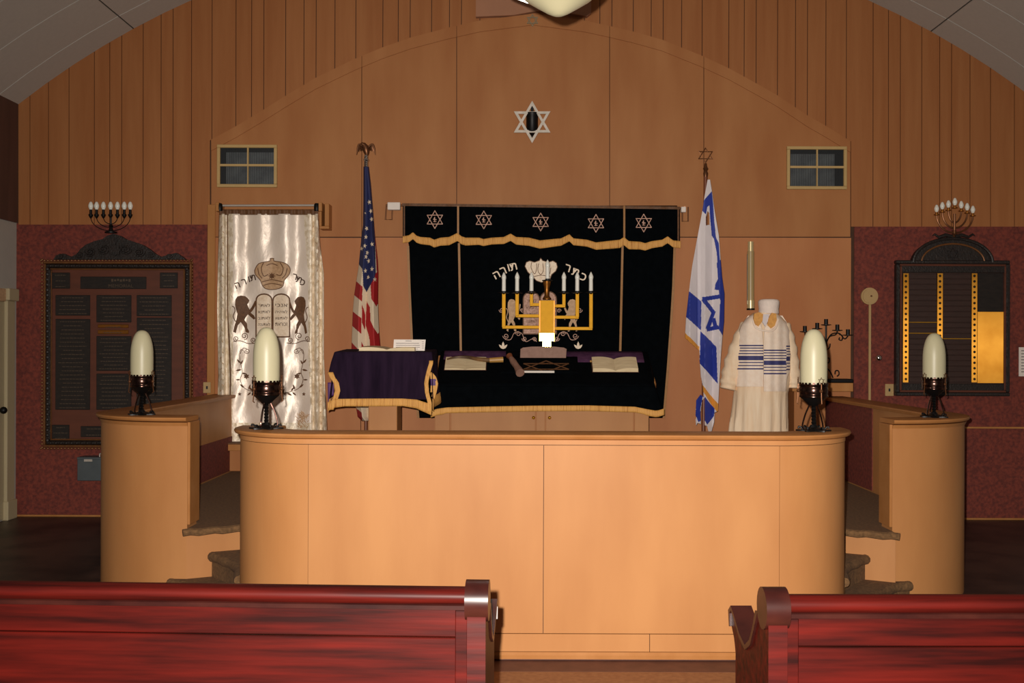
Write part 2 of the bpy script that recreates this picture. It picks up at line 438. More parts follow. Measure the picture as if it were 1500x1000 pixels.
# side walls and the wall behind the viewer
ZW = PZ(331, D)
mb = MB().box(XL-0.2, XL, YB-0.2, D+0.2, 0, ZSP+0.12)
wl = tag(mb.build('wall_left', 'white_wall'), 'left side wall, white below a dark panelled band', kind='structure')
MB().box(XL-0.001, XL+0.014, YB, D-0.02, ZW+0.01, ZSP+0.02).build('upper_panel', 'dark_wall', wl)
wr = tag(MB().box(XR, XR+0.2, YB-0.2, D+0.2, 0, ZSP+0.12).build('wall_right', 'white_wall'), 'right side wall out of view', kind='structure')
tag(MB().box(XL-0.2, XR+0.2, YB-0.2, YB, 0, 5.3).build('wall_rear', 'white_wall'), 'rear wall behind the pews', kind='structure')

# back wall core
mb = MB()
mb.prism([(XL-0.2, 0.0), (XR+0.2, 0.0), (XR+0.2, ZSP+0.1)] + [(x, z+0.12) for x, z in reversed(prof)] + [(XL-0.2, ZSP+0.1)], D, D+0.2)
wb = tag(mb.build('wall_back', 'groove'), 'back wall with grooved boards above and plywood in the middle', kind='structure')

ARCH = [(308, 207), (347, 186), (387, 162), (417, 143), (462, 116), (520, 88), (561, 71), (601, 57), (658, 42), (703, 32), (780, 22),
        (856, 32), (893, 40), (927, 48), (970, 60), (997, 71), (1027, 83), (1068, 102), (1108, 124), (1138, 141), (1183, 171), (1211, 187), (1245, 208)]
def arch_y(px): return lerp(ARCH, px)
# grooved boards, one object per board
offs = [0, 22.5, 40, 71.3, 97.5, 115, 142, 172]
gr = [-70+o for o in offs] + [139+o for o in offs] + [346+o*1.02 for o in offs] + [561+o for o in offs] + [770, 813] + \
     [856+o for o in offs] + [1067+o for o in offs] + [1278+o for o in offs] + [1485, 1508, 1526, 1557]
for a, b in zip(gr[:-1], gr[1:]):
    a2, b2 = max(a+0.55, 25.5), min(b-0.55, 1537)
    if b2-a2 < 2: continue
    def bot(px):
        if px < 308: return 329
        if px > 1246: return 332
        return arch_y(px)-1
    cuts = sorted({a2, b2, *[p for p, _ in ARCH if a2 < p < b2], *[p for p in (307.9, 308.1, 1245.9, 1246.1) if a2 < p < b2]})
    lo = [P(x, bot(x), D) for x in cuts]
    poly = [(v.x, v.z) for v in lo]
    for x in reversed(cuts):
        X = P(x, 100, D).x; poly.append((X, ceil_z(X)-0.013))
    MB().prism(poly, D-0.012, D+0.002).build('wall_board', 'plank', wb)
# plywood sheets under the arch
cols = [309, 530, 669, 893, 1031, 1246]
TR = 15
for a, b in zip(cols[:-1], cols[1:]):
    a2, b2 = a+0.5, b-0.5
    cuts = sorted({a2, b2, *[p for p, _ in ARCH if a2 < p < b2]})
    top = [(x, arch_y(x)+TR) for x in cuts]
    MB().pprism([(b2, 346.6), (a2, 346.6)] + [(x, min(y, 345)) for x, y in top], D-0.022, D+0.002).build('plywood_sheet', 'ply', wb)
    p0, p1 = P(a2, 348, D), P(b2, 348, D)
    MB().box(p0.x, p1.x, D-0.022, D+0.002, 0.3, min(p0.z, p1.z)).build('plywood_sheet', 'ply_low', wb)
# arch moulding in short lengths
for a, b in zip(cols[:-1], cols[1:]):
    cuts = sorted({a+0.3, b-0.3, *[p for p, _ in ARCH if a+0.3 < p < b-0.3]})
    MB().pprism([(x, arch_y(x)+TR-0.6) for x in cuts] + [(x, arch_y(x)-2) for x in reversed(cuts)], D-0.032, D+0.002).build('arch_moulding', 'ply', wb)
# red wall covering
pL0, pL1 = P(25, 328, D), P(304, 328, D)
MB().box(XL, pL1.x, D-0.010, D+0.002, 0.0, pL1.z).build('red_panel', 'redwall', wb)
pR0 = P(1251, 331, D); zs = P(1440, 626, D).z
MB().box(pR0.x, XR, D-0.010, D+0.002, zs, pR0.z).build('red_panel', 'redwall', wb)
MB().box(pR0.x, XR, D-0.010, D+0.002, 0.0, zs-0.002).build('red_panel', 'redwall', wb)
tag(MB().box(P(1400, 626, D).x, XR, D-0.020, D-0.010, zs-0.008, zs+0.008, 0.003).build('trim_1', 'trimwood'), 'thin tan batten across the red wall beside the right memorial board', kind='structure')
c0, c1 = P(305.5, 300, D), P(317, 300, D)
tag(MB().box(c0.x, c1.x, D-0.034, D-0.002, 0.4, c0.z, 0.004).build('trim_2', 'trimwood'), 'upright tan corner board between red wall and white curtain', kind='structure')
tag(MB().box(XL+0.002, -2.4, D-0.024, D-0.011, 0.0, 0.016, 0.003).build('baseboard_left', 'trimwood'), 'thin tan base strip under the left red wall', kind='structure')
tag(MB().box(2.6, XR-0.002, D-0.024, D-0.011, 0.0, 0.016, 0.003).build('baseboard_right', 'trimwood'), 'thin tan base strip under the right red wall', kind='structure')

# door and casing in the left wall, close to the corner
dr = thing('door_1', (XL, 8.0, 0), 'cream door with wide casing in the left side wall', None)
dr['kind'] = 'structure'
zh = PZ(426, 8.6)
MB().box(XL-0.01, XL+0.035, 8.47, 8.60, 0.0, zh-0.10, 0.006).build('door_jamb', 'cream', dr)
MB().box(XL-0.01, XL+0.05, 8.46, 8.62, 0.0, 0.16, 0.006).build('plinth_block', 'cream', dr)
MB().box(XL-0.01, XL+0.06, 8.45, 8.62, zh-0.10, zh, 0.006).build('corner_block', 'cream', dr)
MB().box(XL-0.01, XL+0.035, 7.60, 8.45, zh-0.11, zh-0.005, 0.006).build('door_head', 'emb_tan', dr)
lf = MB().box(XL-0.03, XL+0.012, 7.62, 8.47, 0.01, zh-0.11, 0.004).build('door_leaf', 'cream', dr)
MB().ball((XL+0.06, 8.36, 0.92), 0.03).tube([(XL, 8.36, 0.92), (XL+0.05, 8.36, 0.92)], 0.012).build('door_knob', 'iron', lf, True)

# ================================================================== STAGE (platform, steps, enclosing walls)
PZT = 0.418
RZ = 1.045
DF = 4.72
AX0, AX1, AR = -0.966, 1.208, 0.41
POD_R = 0.60; PY = 5.78
LW, RW = -2.55, 2.73          # outer faces of the side walls
def arc(cx, cy, r, a0, a1, n=14):
    return [((cx+r*math.cos(a0+(a1-a0)*i/n), cy+r*math.sin(a0+(a1-a0)*i/n)), (math.cos(a0+(a1-a0)*i/n), math.sin(a0+(a1-a0)*i/n))) for i in range(n+1)]
left_arc = [((AX0-AR, DF+AR+0.07), (-1, 0))] + arc(AX0, DF+AR, AR, PI, 1.5*PI)
right_arc = arc(AX1, DF+AR, AR, 1.5*PI, 2*PI) + [((AX1+AR, DF+AR+0.07), (1, 0))]
front_path = left_arc + right_arc

# platform slab (carpeted), plan polygon keeps inside the walls
plan = [(-2.36, D-0.03), (-2.36, 6.38)] + [(-1.95+0.41*math.cos(a), 6.38+0.41*math.sin(a)) for a in [PI+PI/2*i/6 for i in range(1, 6)]] + \
       [(-1.86, 5.955), (-1.862, 5.745), (-1.57, 5.90), (-1.16, 5.90), (-1.16, 5.0), (-0.93, 4.92), (1.17, 4.92), (1.40, 5.0), (1.40, 5.88), (1.80, 5.86), (2.11, 5.70), (2.11, 5.955)] + \
       [(2.13+0.41*math.cos(a), 6.38+0.41*math.sin(a)) for a in [1.5*PI+PI/2*i/6 for i in range(1, 6)]] + [(2.54, 6.38), (2.54, D-0.03)]
plat = tag(MB().prism_xy(plan, PZT-0.035, PZT).build('platform', 'carpet'), 'carpeted raised stage floor', kind='structure')
pl2 = [(-2.34, D-0.03), (-2.34, 6.40), (-1.862, 5.99), (-1.862, 5.76), (-1.55, 5.925), (-1.14, 5.925), (-1.14, 5.02), (-0.9, 4.94), (1.15, 4.94), (1.38, 5.02), (1.38, 5.905), (1.79, 5.885), (2.112, 5.72), (2.112, 5.99), (2.52, 6.40), (2.52, D-0.03)]
MB().prism_xy(pl2, 0.0, PZT-0.035).build('riser', 'birch', plat)
for side, (e0, e1) in enumerate((((-1.875, 5.735), (-1.56, 5.895)), ((2.125, 5.69), (1.80, 5.85)))):
    pts = [Vector((e0[0]+(e1[0]-e0[0])*t/8, e0[1]+(e1[1]-e0[1])*t/8, PZT-0.018+0.004*math.sin(t*2.1))) for t in range(9)]
    MB().tube(pts, 0.021, 8).build('carpet_nosing', 'carpet', plat, True)
# two carpeted steps on either side, their edges running diagonally
def steps(mir, label):
    f = (lambda p: (0.25-p[0], p[1])) if mir else (lambda p: p)
    st = thing('carpeted_steps', (*f((-1.6, 5.6)), 0), label, None); st['kind'] = 'structure'
    for k, zt in enumerate((PZT/3, PZT*2/3)):
        if k == 0: e = [(-1.955, 5.755), (-1.80, 5.66), (-1.66, 5.46), (-1.56, 5.22)]; back = [(-1.17, 5.22), (-1.17, 5.895), (-1.57, 5.895), (-1.86, 5.75)]
        else: e = [(-1.735, 5.815), (-1.62, 5.68), (-1.50, 5.50), (-1.42, 5.22)]; back = [(-1.17, 5.22), (-1.17, 5.895), (-1.57, 5.895)]
        poly = [f(p) for p in e+back]; zb = 0.0 if k == 0 else PZT/3
        MB().prism_xy(poly, zb, zt).build('step', 'carpet', st)
        ed = catmull([(*f(p), zt-0.026) for p in e], 6)
        MB().tube(ed, [0.027+0.003*math.sin(i*1.3) for i in range(len(ed))], 10).build('nosing', 'carpet', st, True)
steps(False, 'carpeted steps left of the curved stage wall')
steps(True, 'carpeted steps right of the curved stage wall')

# curved front wall of the stage
fw = thing('stage_front_wall', (0.12, DF, 0), 'long curved pale wooden wall enclosing the front of the stage', 'stage wall')
zt0, zt1 = 0.035, RZ
core = [(0.012, 0.02), (0.012, RZ-0.03), (0.165, RZ-0.03), (0.165, 0.02)]
MB().sweep(front_path, core).build('wall_core', 'groove', fw)
ZP0, ZP1 = 0.128, PZ(652, DF)
def panel(path): return MB().sweep(path, [(0.0, ZP0), (0.0, ZP1), (0.011, ZP1), (0.011, ZP0)])
xm = PX(797, DF)
g = 0.0015
def straight(a, b): return [((a, DF), (0, -1)), ((b, DF), (0, -1))]
panel(straight(AX0+g, xm-g)).build('front_panel', 'birch', fw)
panel(straight(xm+g, AX1-g)).build('front_panel', 'birch', fw)
panel([p for p in left_arc]).build('curved_panel', 'birch', fw, 30)
panel([p for p in right_arc]).build('curved_panel', 'birch', fw, 30)
MB().sweep(front_path, [(-0.003, ZP1+0.003), (-0.003, RZ-0.024), (0.011, RZ-0.024), (0.011, ZP1+0.003)]).build('frieze', 'birch', fw, 30)
cap = [(-0.012, RZ-0.026), (-0.024, RZ-0.020), (-0.030, RZ-0.010), (-0.027, RZ-0.002), (-0.02, RZ), (0.195, RZ), (0.20, RZ-0.008), (0.195, RZ-0.026)]
MB().sweep(front_path, cap).build('cap_rail', 'birch_end', fw, 30)
xb = PX(953, DF)
for pth in (left_arc, straight(AX0, xb-g), straight(xb+g, AX1), right_arc):
    MB().sweep(pth, [(-0.003, 0.045), (-0.003, ZP0-0.003), (0.011, ZP0-0.003), (0.011, 0.045)]).build('base_board', 'birch', fw, 30)
MB().sweep(front_path, [(-0.012, 0.012), (-0.014, 0.03), (-0.006, 0.043), (0.012, 0.043), (0.012, 0.012)]).build('base_moulding', 'birch_end', fw, 30)
MB().sweep(front_path, [(0.004, 0.0), (0.004, 0.02), (0.165, 0.02), (0.165, 0.0)]).build('plinth', 'floor_brown', fw, 30)

# side walls with rounded front ends
def side_wall(sgn, xo, xend, label):
    cx = xo-sgn*POD_R
    if sgn < 0:
        pth = [((xo, D-0.025), (-1, 0)), ((xo, 7.4), (-1, 0))] + arc(cx, PY+POD_R, POD_R, PI, 1.5*PI, 18) + [((xend, PY), (0, -1))]
    else:
        pth = [((xend, PY), (0, -1))] + arc(cx, PY+POD_R, POD_R, 1.5*PI, 2*PI, 18) + [((xo, 7.4), (1, 0)), ((xo, D-0.025), (1, 0))]
    o = thing('stage_side_wall', (cx, PY+0.1, 0), label, 'stage wall', 'side walls of the stage')
    cl = len(pth)
    body = [(0.0, 0.0), (0.0, RZ-0.03), (0.165, RZ-0.03), (0.165, 0.0)]
    MB().sweep(pth, body).build('wall_panel', 'birch', o, 30)
    MB().sweep(pth, [(-0.003, RZ-0.05), (-0.012, RZ-0.03), (0.0, RZ-0.03), (0.0, RZ-0.05)]).build('bed_moulding', 'birch_end', o, 30)
    MB().sweep(pth, [(o_-0.0, z_) for o_, z_ in cap]).build('cap_rail', 'birch_end', o, 30)
    # red covering on the inner face
    q = [((x, y), n_) for (x, y), n_ in pth if y > 6.6]
    ztp = 0.70 if sgn < 0 else RZ-0.03
    MB().sweep(q, [(0.165, PZT+0.002), (0.165, ztp), (0.171, ztp), (0.171, PZT+0.002)]).build('inner_lining', 'redwall', o, 30)
    # end post strip
    xs = xend
    MB().box(min(xs, xs-sgn*0.016), max(xs, xs-sgn*0.016), PY-0.002, PY+0.17, PZT+0.02, RZ-0.028, 0.002).build('end_strip', 'birch_end', o)
    return o
side_wall(-1, LW, -1.865, 'curved wooden side wall left of the stage, below the left memorial board')
side_wall(1, RW, 2.115, 'curved wooden side wall right of the stage, below the right memorial board')
#NEXT
# ================================================================== PEWS
def pew(xe, sgn, yb, length, yaw, label):
    """built at the origin: aisle end at x=0, running to x = sgn*length, back plane at y=0, seat towards +y"""
    root = bpy.data.objects.new('church_pew', None); COL.objects.link(root); root.empty_display_size = 0.1
    ORG[root.name] = Vector((0, 0, 0)); tag(root, label, 'pew', 'wooden pews in front of the stage')
    def end(x0, x1):
        pr = [(-0.03, 0.0), (-0.03, 0.775)]
        pr += [(0.012+0.043*math.cos(a), 0.818+0.043*math.sin(a)) for a in [PI*1.15-PI*1.2*i/10 for i in range(11)]]
        pr += [tuple(p) for p in catmull([(0.075, 0.79), (0.10, 0.745), (0.135, 0.70), (0.185, 0.672), (0.25, 0.685), (0.31, 0.715), (0.35, 0.730), (0.375, 0.715), (0.365, 0.68), (0.335, 0.655), (0.315, 0.62)], 4)]
        pr += [(0.315, 0.46), (0.40, 0.43), (0.42, 0.38), (0.40, 0.0)]
        b = MB().prism_yz(pr, x0, x1); return b
    t = 0.045
    a, b_ = (0, sgn*t)
    e = end(min(a, b_), max(a, b_)).build('end_panel', 'pew', root, 35)
    # dark rolled cap on the head of the end panel and on the arm
    x0, x1 = min(a, b_)-0.006, max(a, b_)+0.006
    MB().prism_yz([(0.010+0.05*math.cos(PI*2*i/20), 0.818+0.05*math.sin(PI*2*i/20)) for i in range(20)], x0, x1).build('scroll_cap', 'pew_dark', e, 35)
    arm = [(0.052, 0.80), (0.078, 0.795), (0.104, 0.748), (0.138, 0.706), (0.186, 0.679), (0.25, 0.692), (0.31, 0.722), (0.352, 0.738), (0.383, 0.718), (0.372, 0.676), (0.36, 0.68), (0.367, 0.713), (0.348, 0.726), (0.31, 0.709), (0.25, 0.679), (0.186, 0.666), (0.13, 0.694), (0.095, 0.74)]
    MB().prism_yz(arm, x0, x1).build('arm_cap', 'pew_dark', e, 35)
    end(min(sgn*length, sgn*(length-t)), max(sgn*length, sgn*(length-t))).build('end_panel', 'pew', root, 35)
    xa, xb2 = sorted((sgn*t, sgn*(length-t)))
    # back boards, leaning slightly
    for z0, z1 in ((0.733, 0.815), (0.50, 0.730), (0.30, 0.497)):
        MB().box(xa, xb2, -0.012, 0.012, z0, z1, 0.002).build('back_board', 'pew', root)
    # rounded top rail
    pr = [(0.0+0.030*math.cos(a), 0.831+0.022*math.sin(a)) for a in [2*PI*i/16 for i in range(16)]]
    MB().prism_yz(pr, xa, xb2).build('top_rail', 'pew', root, 40)
    MB().prism_yz([(-0.022, 0.801), (-0.022, 0.811), (-0.012, 0.816), (0.012, 0.816), (0.012, 0.801)], xa, xb2).build('rail_bead', 'pew_dark', root)
    xp0, xp1 = sorted((sgn*t, sgn*(t+0.03)))
    MB().box(xp0, xp1, -0.018, -0.012, 0.1, 0.800, 0.002).build('end_batten', 'pew', root)
    MB().box(xa, xb2, 0.0, 0.40, 0.40, 0.43, 0.006).build('seat', 'pew', root)
    MB().box(xa, xb2, 0.33, 0.35, 0.05, 0.40, 0.003).build('seat_apron', 'pew', root)
    root.location = (xe, yb, 0.0045); root.rotation_euler = (0, 0, yaw)
    return root
pew(-0.075, -1, 2.50, 2.6, math.radians(-2.2), 'red stained wooden pew left of the aisle, seen from behind')
pew(0.590, 1, 2.435, 2.6, math.radians(0.6), 'red stained wooden pew right of the aisle, curled armrest showing')

# ================================================================== LAMPS ON THE RAILS
def rail_lamp(label):
    o = thing('rail_lamp', (0, 0, 0), label, 'lamp', 'glass lamps on the stage walls')
    # spreading foot with petals
    b = MB()
    n = 36
    pts = [((0.066+0.018*math.cos(6*2*PI*i/n))*math.cos(2*PI*i/n), (0.066+0.018*math.cos(6*2*PI*i/n))*math.sin(2*PI*i/n)) for i in range(n)]
    b.prism_xy(pts, 0.0, 0.007)
    b.lathe([(0.058, 0.006), (0.045, 0.013), (0.022, 0.018), (0.014, 0.03)], n=20)
    for i in range(6):
        a = 2*PI*i/6; b.tube([(0.05*math.cos(a), 0.05*math.sin(a), 0.008), (0.062*math.cos(a), 0.062*math.sin(a), 0.02), (0.07*math.cos(a), 0.07*math.sin(a), 0.021), (0.072*math.cos(a), 0.072*math.sin(a), 0.012)], 0.0045, 6)
    b.build('foot', 'iron', o, 40)
    # twisted stem
    b = MB(); vs = []; fs = []; m = 4; k = 26
    for i in range(k+1):
        z = 0.02+0.11*i/k
        for j in range(m):
            a = 2*PI*j/m+i*0.42; vs.append((0.011*math.cos(a), 0.011*math.sin(a), z))
    for i in range(k):
        for j in range(m): fs.append((i*m+j, i*m+(j+1) % m, (i+1)*m+(j+1) % m, (i+1)*m+j))
    b._add(vs, fs); b.build('twisted_stem', 'iron', o)
    # strap braces
    for a in (PI*0.06, PI*0.72, PI*1.42):
        c, s_ = math.cos(a), math.sin(a)
        pts = catmull([(0.050*c, 0.050*s_, 0.012), (0.054*c, 0.054*s_, 0.028), (0.040*c, 0.040*s_, 0.08), (0.020*c, 0.020*s_, 0.128), (0.026*c, 0.026*s_, 0.142)], 4)
        MB().tube(pts, 0.0042, 6).build('strap_brace', 'copper_dark', o, 40)
    # bowl and cup
    MB().lathe([(0.012, 0.120), (0.022, 0.124), (0.040, 0.142), (0.060, 0.160), (0.064, 0.165)], n=28).build('bowl', 'iron', o, 40)
    cup = MB().lathe([(0.064, 0.163), (0.069, 0.166), (0.069, 0.172), (0.0665, 0.175), (0.0665, 0.180), (0.068, 0.184), (0.068, 0.207), (0.0665, 0.211), (0.0665, 0.217), (0.069, 0.220), (0.069, 0.227), (0.0645, 0.227), (0.0645, 0.17)], n=40).build('cup', 'copper_dark', o, 40)
    b = MB(); nt = 22
    for i in range(nt):
        a0, a1 = 2*PI*i/nt, 2*PI*(i+0.86)/nt; am = (a0+a1)/2
        r = 0.0685; z = 0.225
        v = []
        for rr in (r, r-0.003):
            v += [(rr*math.cos(a0), rr*math.sin(a0), z), (rr*math.cos(a1), rr*math.sin(a1), z), (rr*math.cos(am+0.07), rr*math.sin(am+0.07), z+0.010), (rr*math.cos(am-0.07), rr*math.sin(am-0.07), z+0.010)]
        b._add(v, [(0, 1, 2, 3), (7, 6, 5, 4), (0, 4, 5, 1), (1, 5, 6, 2), (2, 6, 7, 3), (3, 7, 4, 0)])
    b.build('crown_teeth', 'copper_dark', cup)
    for a in (-2.25, 0.15, 1.9):          # star badges and drop hooks
        c = Vector((math.cos(a), math.sin(a), 0)); t = Vector((-math.sin(a), math.cos(a), 0))
        b = MB()
        for rot in (0.0, PI):
            tri = [c*0.073+t*(0.017*math.sin(rot+2*PI*i/3))+Vector((0, 0, 0.243+0.017*math.cos(rot+2*PI*i/3))) for i in range(3)]
            b.tube(tri, 0.0022, 5, closed=True)
        b.tube([c*0.073+Vector((0, 0, 0.228)), c*0.074+Vector((0, 0, 0.165)), c*0.078+Vector((0, 0, 0.135)), c*0.070+Vector((0, 0, 0.130))], 0.003, 6)
        b.ball(c*0.072+Vector((0, 0, 0.195)), 0.009)
        b.build('star_badge', 'bronze', cup)
    gl = [(0.0615, 0.215)] + [(0.0635, 0.26), (0.0638, 0.32)] + [(0.0635*math.cos(PI/2*i/12)**0.8, 0.345+0.148*math.sin(PI/2*i/12)) for i in range(0, 12)] + [(0.0, 0.493)]
    MB().lathe(gl, n=32).build('glass_globe', 'lampglass', o, 60)
    return o
lp = rail_lamp('bullet shaped glass lamp on the front wall, before the white curtain')
lamps = [lp]
spots = [((-1.225, 4.985), 'bullet shaped glass lamp on the front wall, before the white curtain', 0.0, 1.0),
         ((1.432, 4.96), 'bullet shaped glass lamp on the front wall, beside the striped shawl', 0.9, 1.0),
         ((-2.195, 5.975), 'bullet shaped glass lamp on the left side wall, before the carved memorial board', 2.0, 1.0),
         ((2.440, 6.005), 'bullet shaped glass lamp on the right side wall, before the brass memorial board', 3.4, 1.0)]
for i, ((x, y), lab, rz, s_) in enumerate(spots):
    o = lp if i == 0 else copy_tree(lp)
    o.location = (x, y, RZ); o.rotation_euler = (0, 0, rz); o['label'] = lab

# ================================================================== WALL FITTINGS
def vent(x0, x1, y0, y1, label, flip):
    d = D-0.023
    c = P((x0+x1)/2, y1, d)
    o = thing('vent_window', (c.x, d, c.z), label, 'vent', 'grilled vents high on the stage wall')
    f = 4.6
    b = MB(); b.pbox(x0, x1, y0, y0+f, d-0.03, d, 0.003); b.pbox(x0, x1, y1-f, y1, d-0.03, d, 0.003)
    b.pbox(x0, x0+f, y0+f, y1-f, d-0.03, d, 0.003); b.pbox(x1-f, x1, y0+f, y1-f, d-0.03, d, 0.003)
    b.build('frame', 'vent_frame', o)
    ym = (y0+y1)/2-1; xm2 = (x0+x1)/2+(0 if flip else 1.5)
    MB().pbox(x0+f, x1-f, ym-1.6, ym+1.6, d-0.026, d-0.004).build('crossbar', 'vent_frame', o)
    MB().pbox(xm2-1.1, xm2+1.1, y0+f, ym-1.6, d-0.024, d-0.004).build('glazing_bar', 'vent_frame', o)
    MB().pbox(xm2-0.8, xm2+0.8, ym+1.6, y1-f, d-0.024, d-0.004).build('glazing_bar', 'vent_frame', o)
    MB().pbox(x0+f-1, x1-f+1, y0+f-1, y1-f+1, d-0.006, d-0.001).build('backing', 'pane_dark', o)
    for (a, b2) in ((x0+f, xm2-1), (xm2+1, x1-f)):
        for (c0_, c1_) in ((y0+f+(7 if True else 0), ym-1.6), (ym+1.6, y1-f)):
            aa, bb = a, b2
            if not flip and a < xm2-2: aa += 9
            if flip and b2 > xm2+2: bb -= 14
            MB().pbox(aa, bb, c0_, c1_, d-0.010, d-0.007).build('pane', 'pane', o)
    b = MB(); x = x0+f+1.2
    while x < x1-f:
        b.pbox(x-0.22, x+0.22, y0+f, y1-f, d-0.014, d-0.011); x += 2.6
    tag(b.build('grille_bars', 'pane_dark', o), kind='stuff')
vent(317.5, 405.5, 211.5, 274, 'cream framed vent above the white curtain', False)
vent(1153, 1241, 214, 277, 'cream framed vent above the white robe', True)

def star_david(o, name, m, cx, cy, r, wd, d, th):
    for k, rot in enumerate((-PI/2, PI/2)):
        t = [(cx+r*math.cos(rot+2*PI*i/3), cy+r*math.sin(rot+2*PI*i/3)) for i in range(3)]
        ri = r-wd*2
        q = [(cx+ri*math.cos(rot+2*PI*i/3), cy+ri*math.sin(rot+2*PI*i/3)) for i in range(3)]
        b = MB()
        for i in range(3):
            j = (i+1) % 3; b.pprism([t[i], t[j], q[j], q[i]], d-k*0.006, d-k*0.006+th)
        b.build(name, m, o)
c = P(779.5, 207, D-0.12)
o = thing('star_ornament', (c.x, D-0.1, c.z), 'white six pointed star on the wall with a dark lamp holder inside', 'ornament')
star_david(o, 'star_triangle', 'star_white', 779.5, 178.5, 31, 3.6, D-0.11, 0.012)
cc = P(779.5, 178, D-0.07)
lp2 = MB().lathe([(0.0, -0.125), (0.02, -0.11), (0.03, -0.095), (0.05, -0.085), (0.05, 0.04), (0.06, 0.055), (0.06, 0.07), (0.045, 0.07), (0.042, -0.05), (0.0, -0.05)], (cc.x, cc.y, cc.z), 20).build('lamp_holder', 'iron', o, 40)
MB().box(cc.x-0.012, cc.x+0.012, D-0.11, D-0.02, cc.z+0.085, cc.z+0.105).box(cc.x-0.01, cc.x+0.01, D-0.075, D-0.065, cc.z-0.13, cc.z+0.15).build('bracket', 'iron', o)
c = P(780, 39, D-0.03)
o = thing('star_emblem', (c.x, D-0.035, c.z), 'small pale green star at the peak of the arch', 'ornament')
star_david(o, 'star_triangle', 'pale_green', 780, 29.5, 9.5, 1.0, D-0.042, 0.008)
tag(MB().pprism([(697, -14), (866, -14), (866, 19), (860, 24), (852, 22), (800, 14), (780, 17), (752, 22), (697, 24.5)], D-0.06, D-0.012).build('pale_board', 'pale_board'),
    'pale pinkish board at the top of the wall behind the hanging lamp', 'board')

# outlet plates, round bell, knob, paper, box
def plate(px, py, w_, h_, d, label):
    c = P(px, py, d); o = thing('outlet_plate', (c.x, d, c.z), label, 'outlet', 'cream outlet plates')
    MB().pbox(px-w_, px+w_, py-h_, py+h_, d-0.008, d, 0.002).build('cover', 'plastic_cream', o)
    MB().pbox(px-1.3, px+1.3, py-2.2, py+2.2, d-0.010, d-0.006).build('socket', 'pane_dark', o)
plate(303, 567.5, 5.5, 8.0, D-0.036, 'cream outlet plate beside the white curtain')
plate(1303, 571, 6.2, 8.8, D-0.011, 'cream outlet plate below the brass memorial board')
d = D-0.012; c = P(1274.5, 433.5, d)
o = thing('wall_bell', (c.x, d, c.z), 'round cream wall disc with a conduit strip running down the red wall', 'bell')
cb = P(1274.5, 433.5, d-0.03)
b = MB(); pts = [(cb.x+0.072*math.cos(2*PI*i/28), cb.z+0.072*math.sin(2*PI*i/28)) for i in range(28)]
b.prism(pts, d-0.022, d)
b.prism([(cb.x+0.06*math.cos(2*PI*i/28), cb.z+0.06*math.sin(2*PI*i/28)) for i in range(28)], d-0.032, d-0.02)
b.build('disc', 'plastic_cream', o, 30)
MB().ball((cb.x+0.01, d-0.034, cb.z), 0.008).build('screw', 'bronze', o, True)
MB().pbox(1272.6, 1276, 446, 610, d-0.014, d, 0.002).build('conduit', 'plastic_cream', o)
c = P(1285, 524, d)
o = thing('chrome_fitting', (c.x, d, c.z), 'small round chrome fitting on the red wall beside the conduit', 'fitting')
MB().tube([(c.x, d, c.z), (c.x, d-0.02, c.z)], 0.018, 14).build('rose', 'silver', o, 40)
MB().ball((c.x, d-0.035, c.z), 0.028, n=16).build('dome', 'chrome', o, True)
c = P(1499, 552, d); o = thing('wall_notice', (c.x, d, c.z), 'white paper notice at the right edge of the red wall', 'notice')
MB().pbox(1492.5, 1524, 508.5, 551, d-0.004, d).build('sheet', 'paper', o)
b = MB()
for i in range(8): b.pbox(1496, 1520, 513+i*4.4, 514.2+i*4.4, d-0.0052, d-0.0038)
b.build('print', 'paper_ink', o)
db = D-0.011; c = P(134, 703, db)
o = thing('collection_box', (c.x, db, c.z), 'small blue grey metal box on the wall below the carved memorial board', 'box')
MB().pbox(113, 148, 672, 704, db-0.14, db, 0.004).build('body', 'bluegrey', o)
MB().pbox(112.5, 148.5, 669.5, 673, db-0.145, db, 0.003).build('lid', 'bluegrey', o)
MB().pbox(123, 135, 672.5, 675.8, db-0.147, db-0.14).build('slot_plate', 'silver', o)
hp = P(146, 669, db-0.1)
MB().tube([hp, hp+Vector((0, 0, 0.025)), hp+Vector((0.03, 0, 0.03))], 0.006).build('hasp', 'silver', o)

# ================================================================== LEFT MEMORIAL BOARD
dm = D-0.011
c = P(171, 658, dm)
o = thing('memorial_board', (c.x, dm, c.z), 'dark carved wooden memorial board with rope edged frame and dark plates', 'memorial board')
X0, X1, Y0, Y1 = 60, 283, 380, 658
MB().pbox(X0+8, X1-8, Y0+8, Y1-8, dm-0.03, dm).build('backing', 'plaque_wood', o)
def frame4(x0, x1, y0, y1, w_, d0, d1, name, m, parent, bev=0.004):
    fr = []
    fr.append(MB().pbox(x0, x1, y0, y0+w_, d0, d1, bev).build(name, m, parent))
    fr.append(MB().pbox(x0, x1, y1-w_, y1, d0, d1, bev).build(name, m, parent))
    fr.append(MB().pbox(x0, x0+w_, y0+w_, y1-w_, d0, d1, bev).build(name, m, parent))
    fr.append(MB().pbox(x1-w_, x1, y0+w_, y1-w_, d0, d1, bev).build(name, m, parent))
    return fr
frame4(X0+3, X1-3, Y0+3, Y1-3, 3.2, dm-0.055, dm, 'gilt_frame', 'plaque_gilt', o)
frame4(X0+6.2, X1-6.2, Y0+6.2, Y1-6.2, 6.5, dm-0.065, dm, 'carved_frame', 'plaque_dark', o, 0.012)
frame4(X0+13, X1-13, Y0+13, Y1-13, 2.2, dm-0.045, dm, 'inner_moulding', 'plaque_gilt', o)
b = MB()
def beads(b, pts, r, d):
    for x, y in pts: b.ball(P(x, y, d), r, n=6)
sp = 5.0
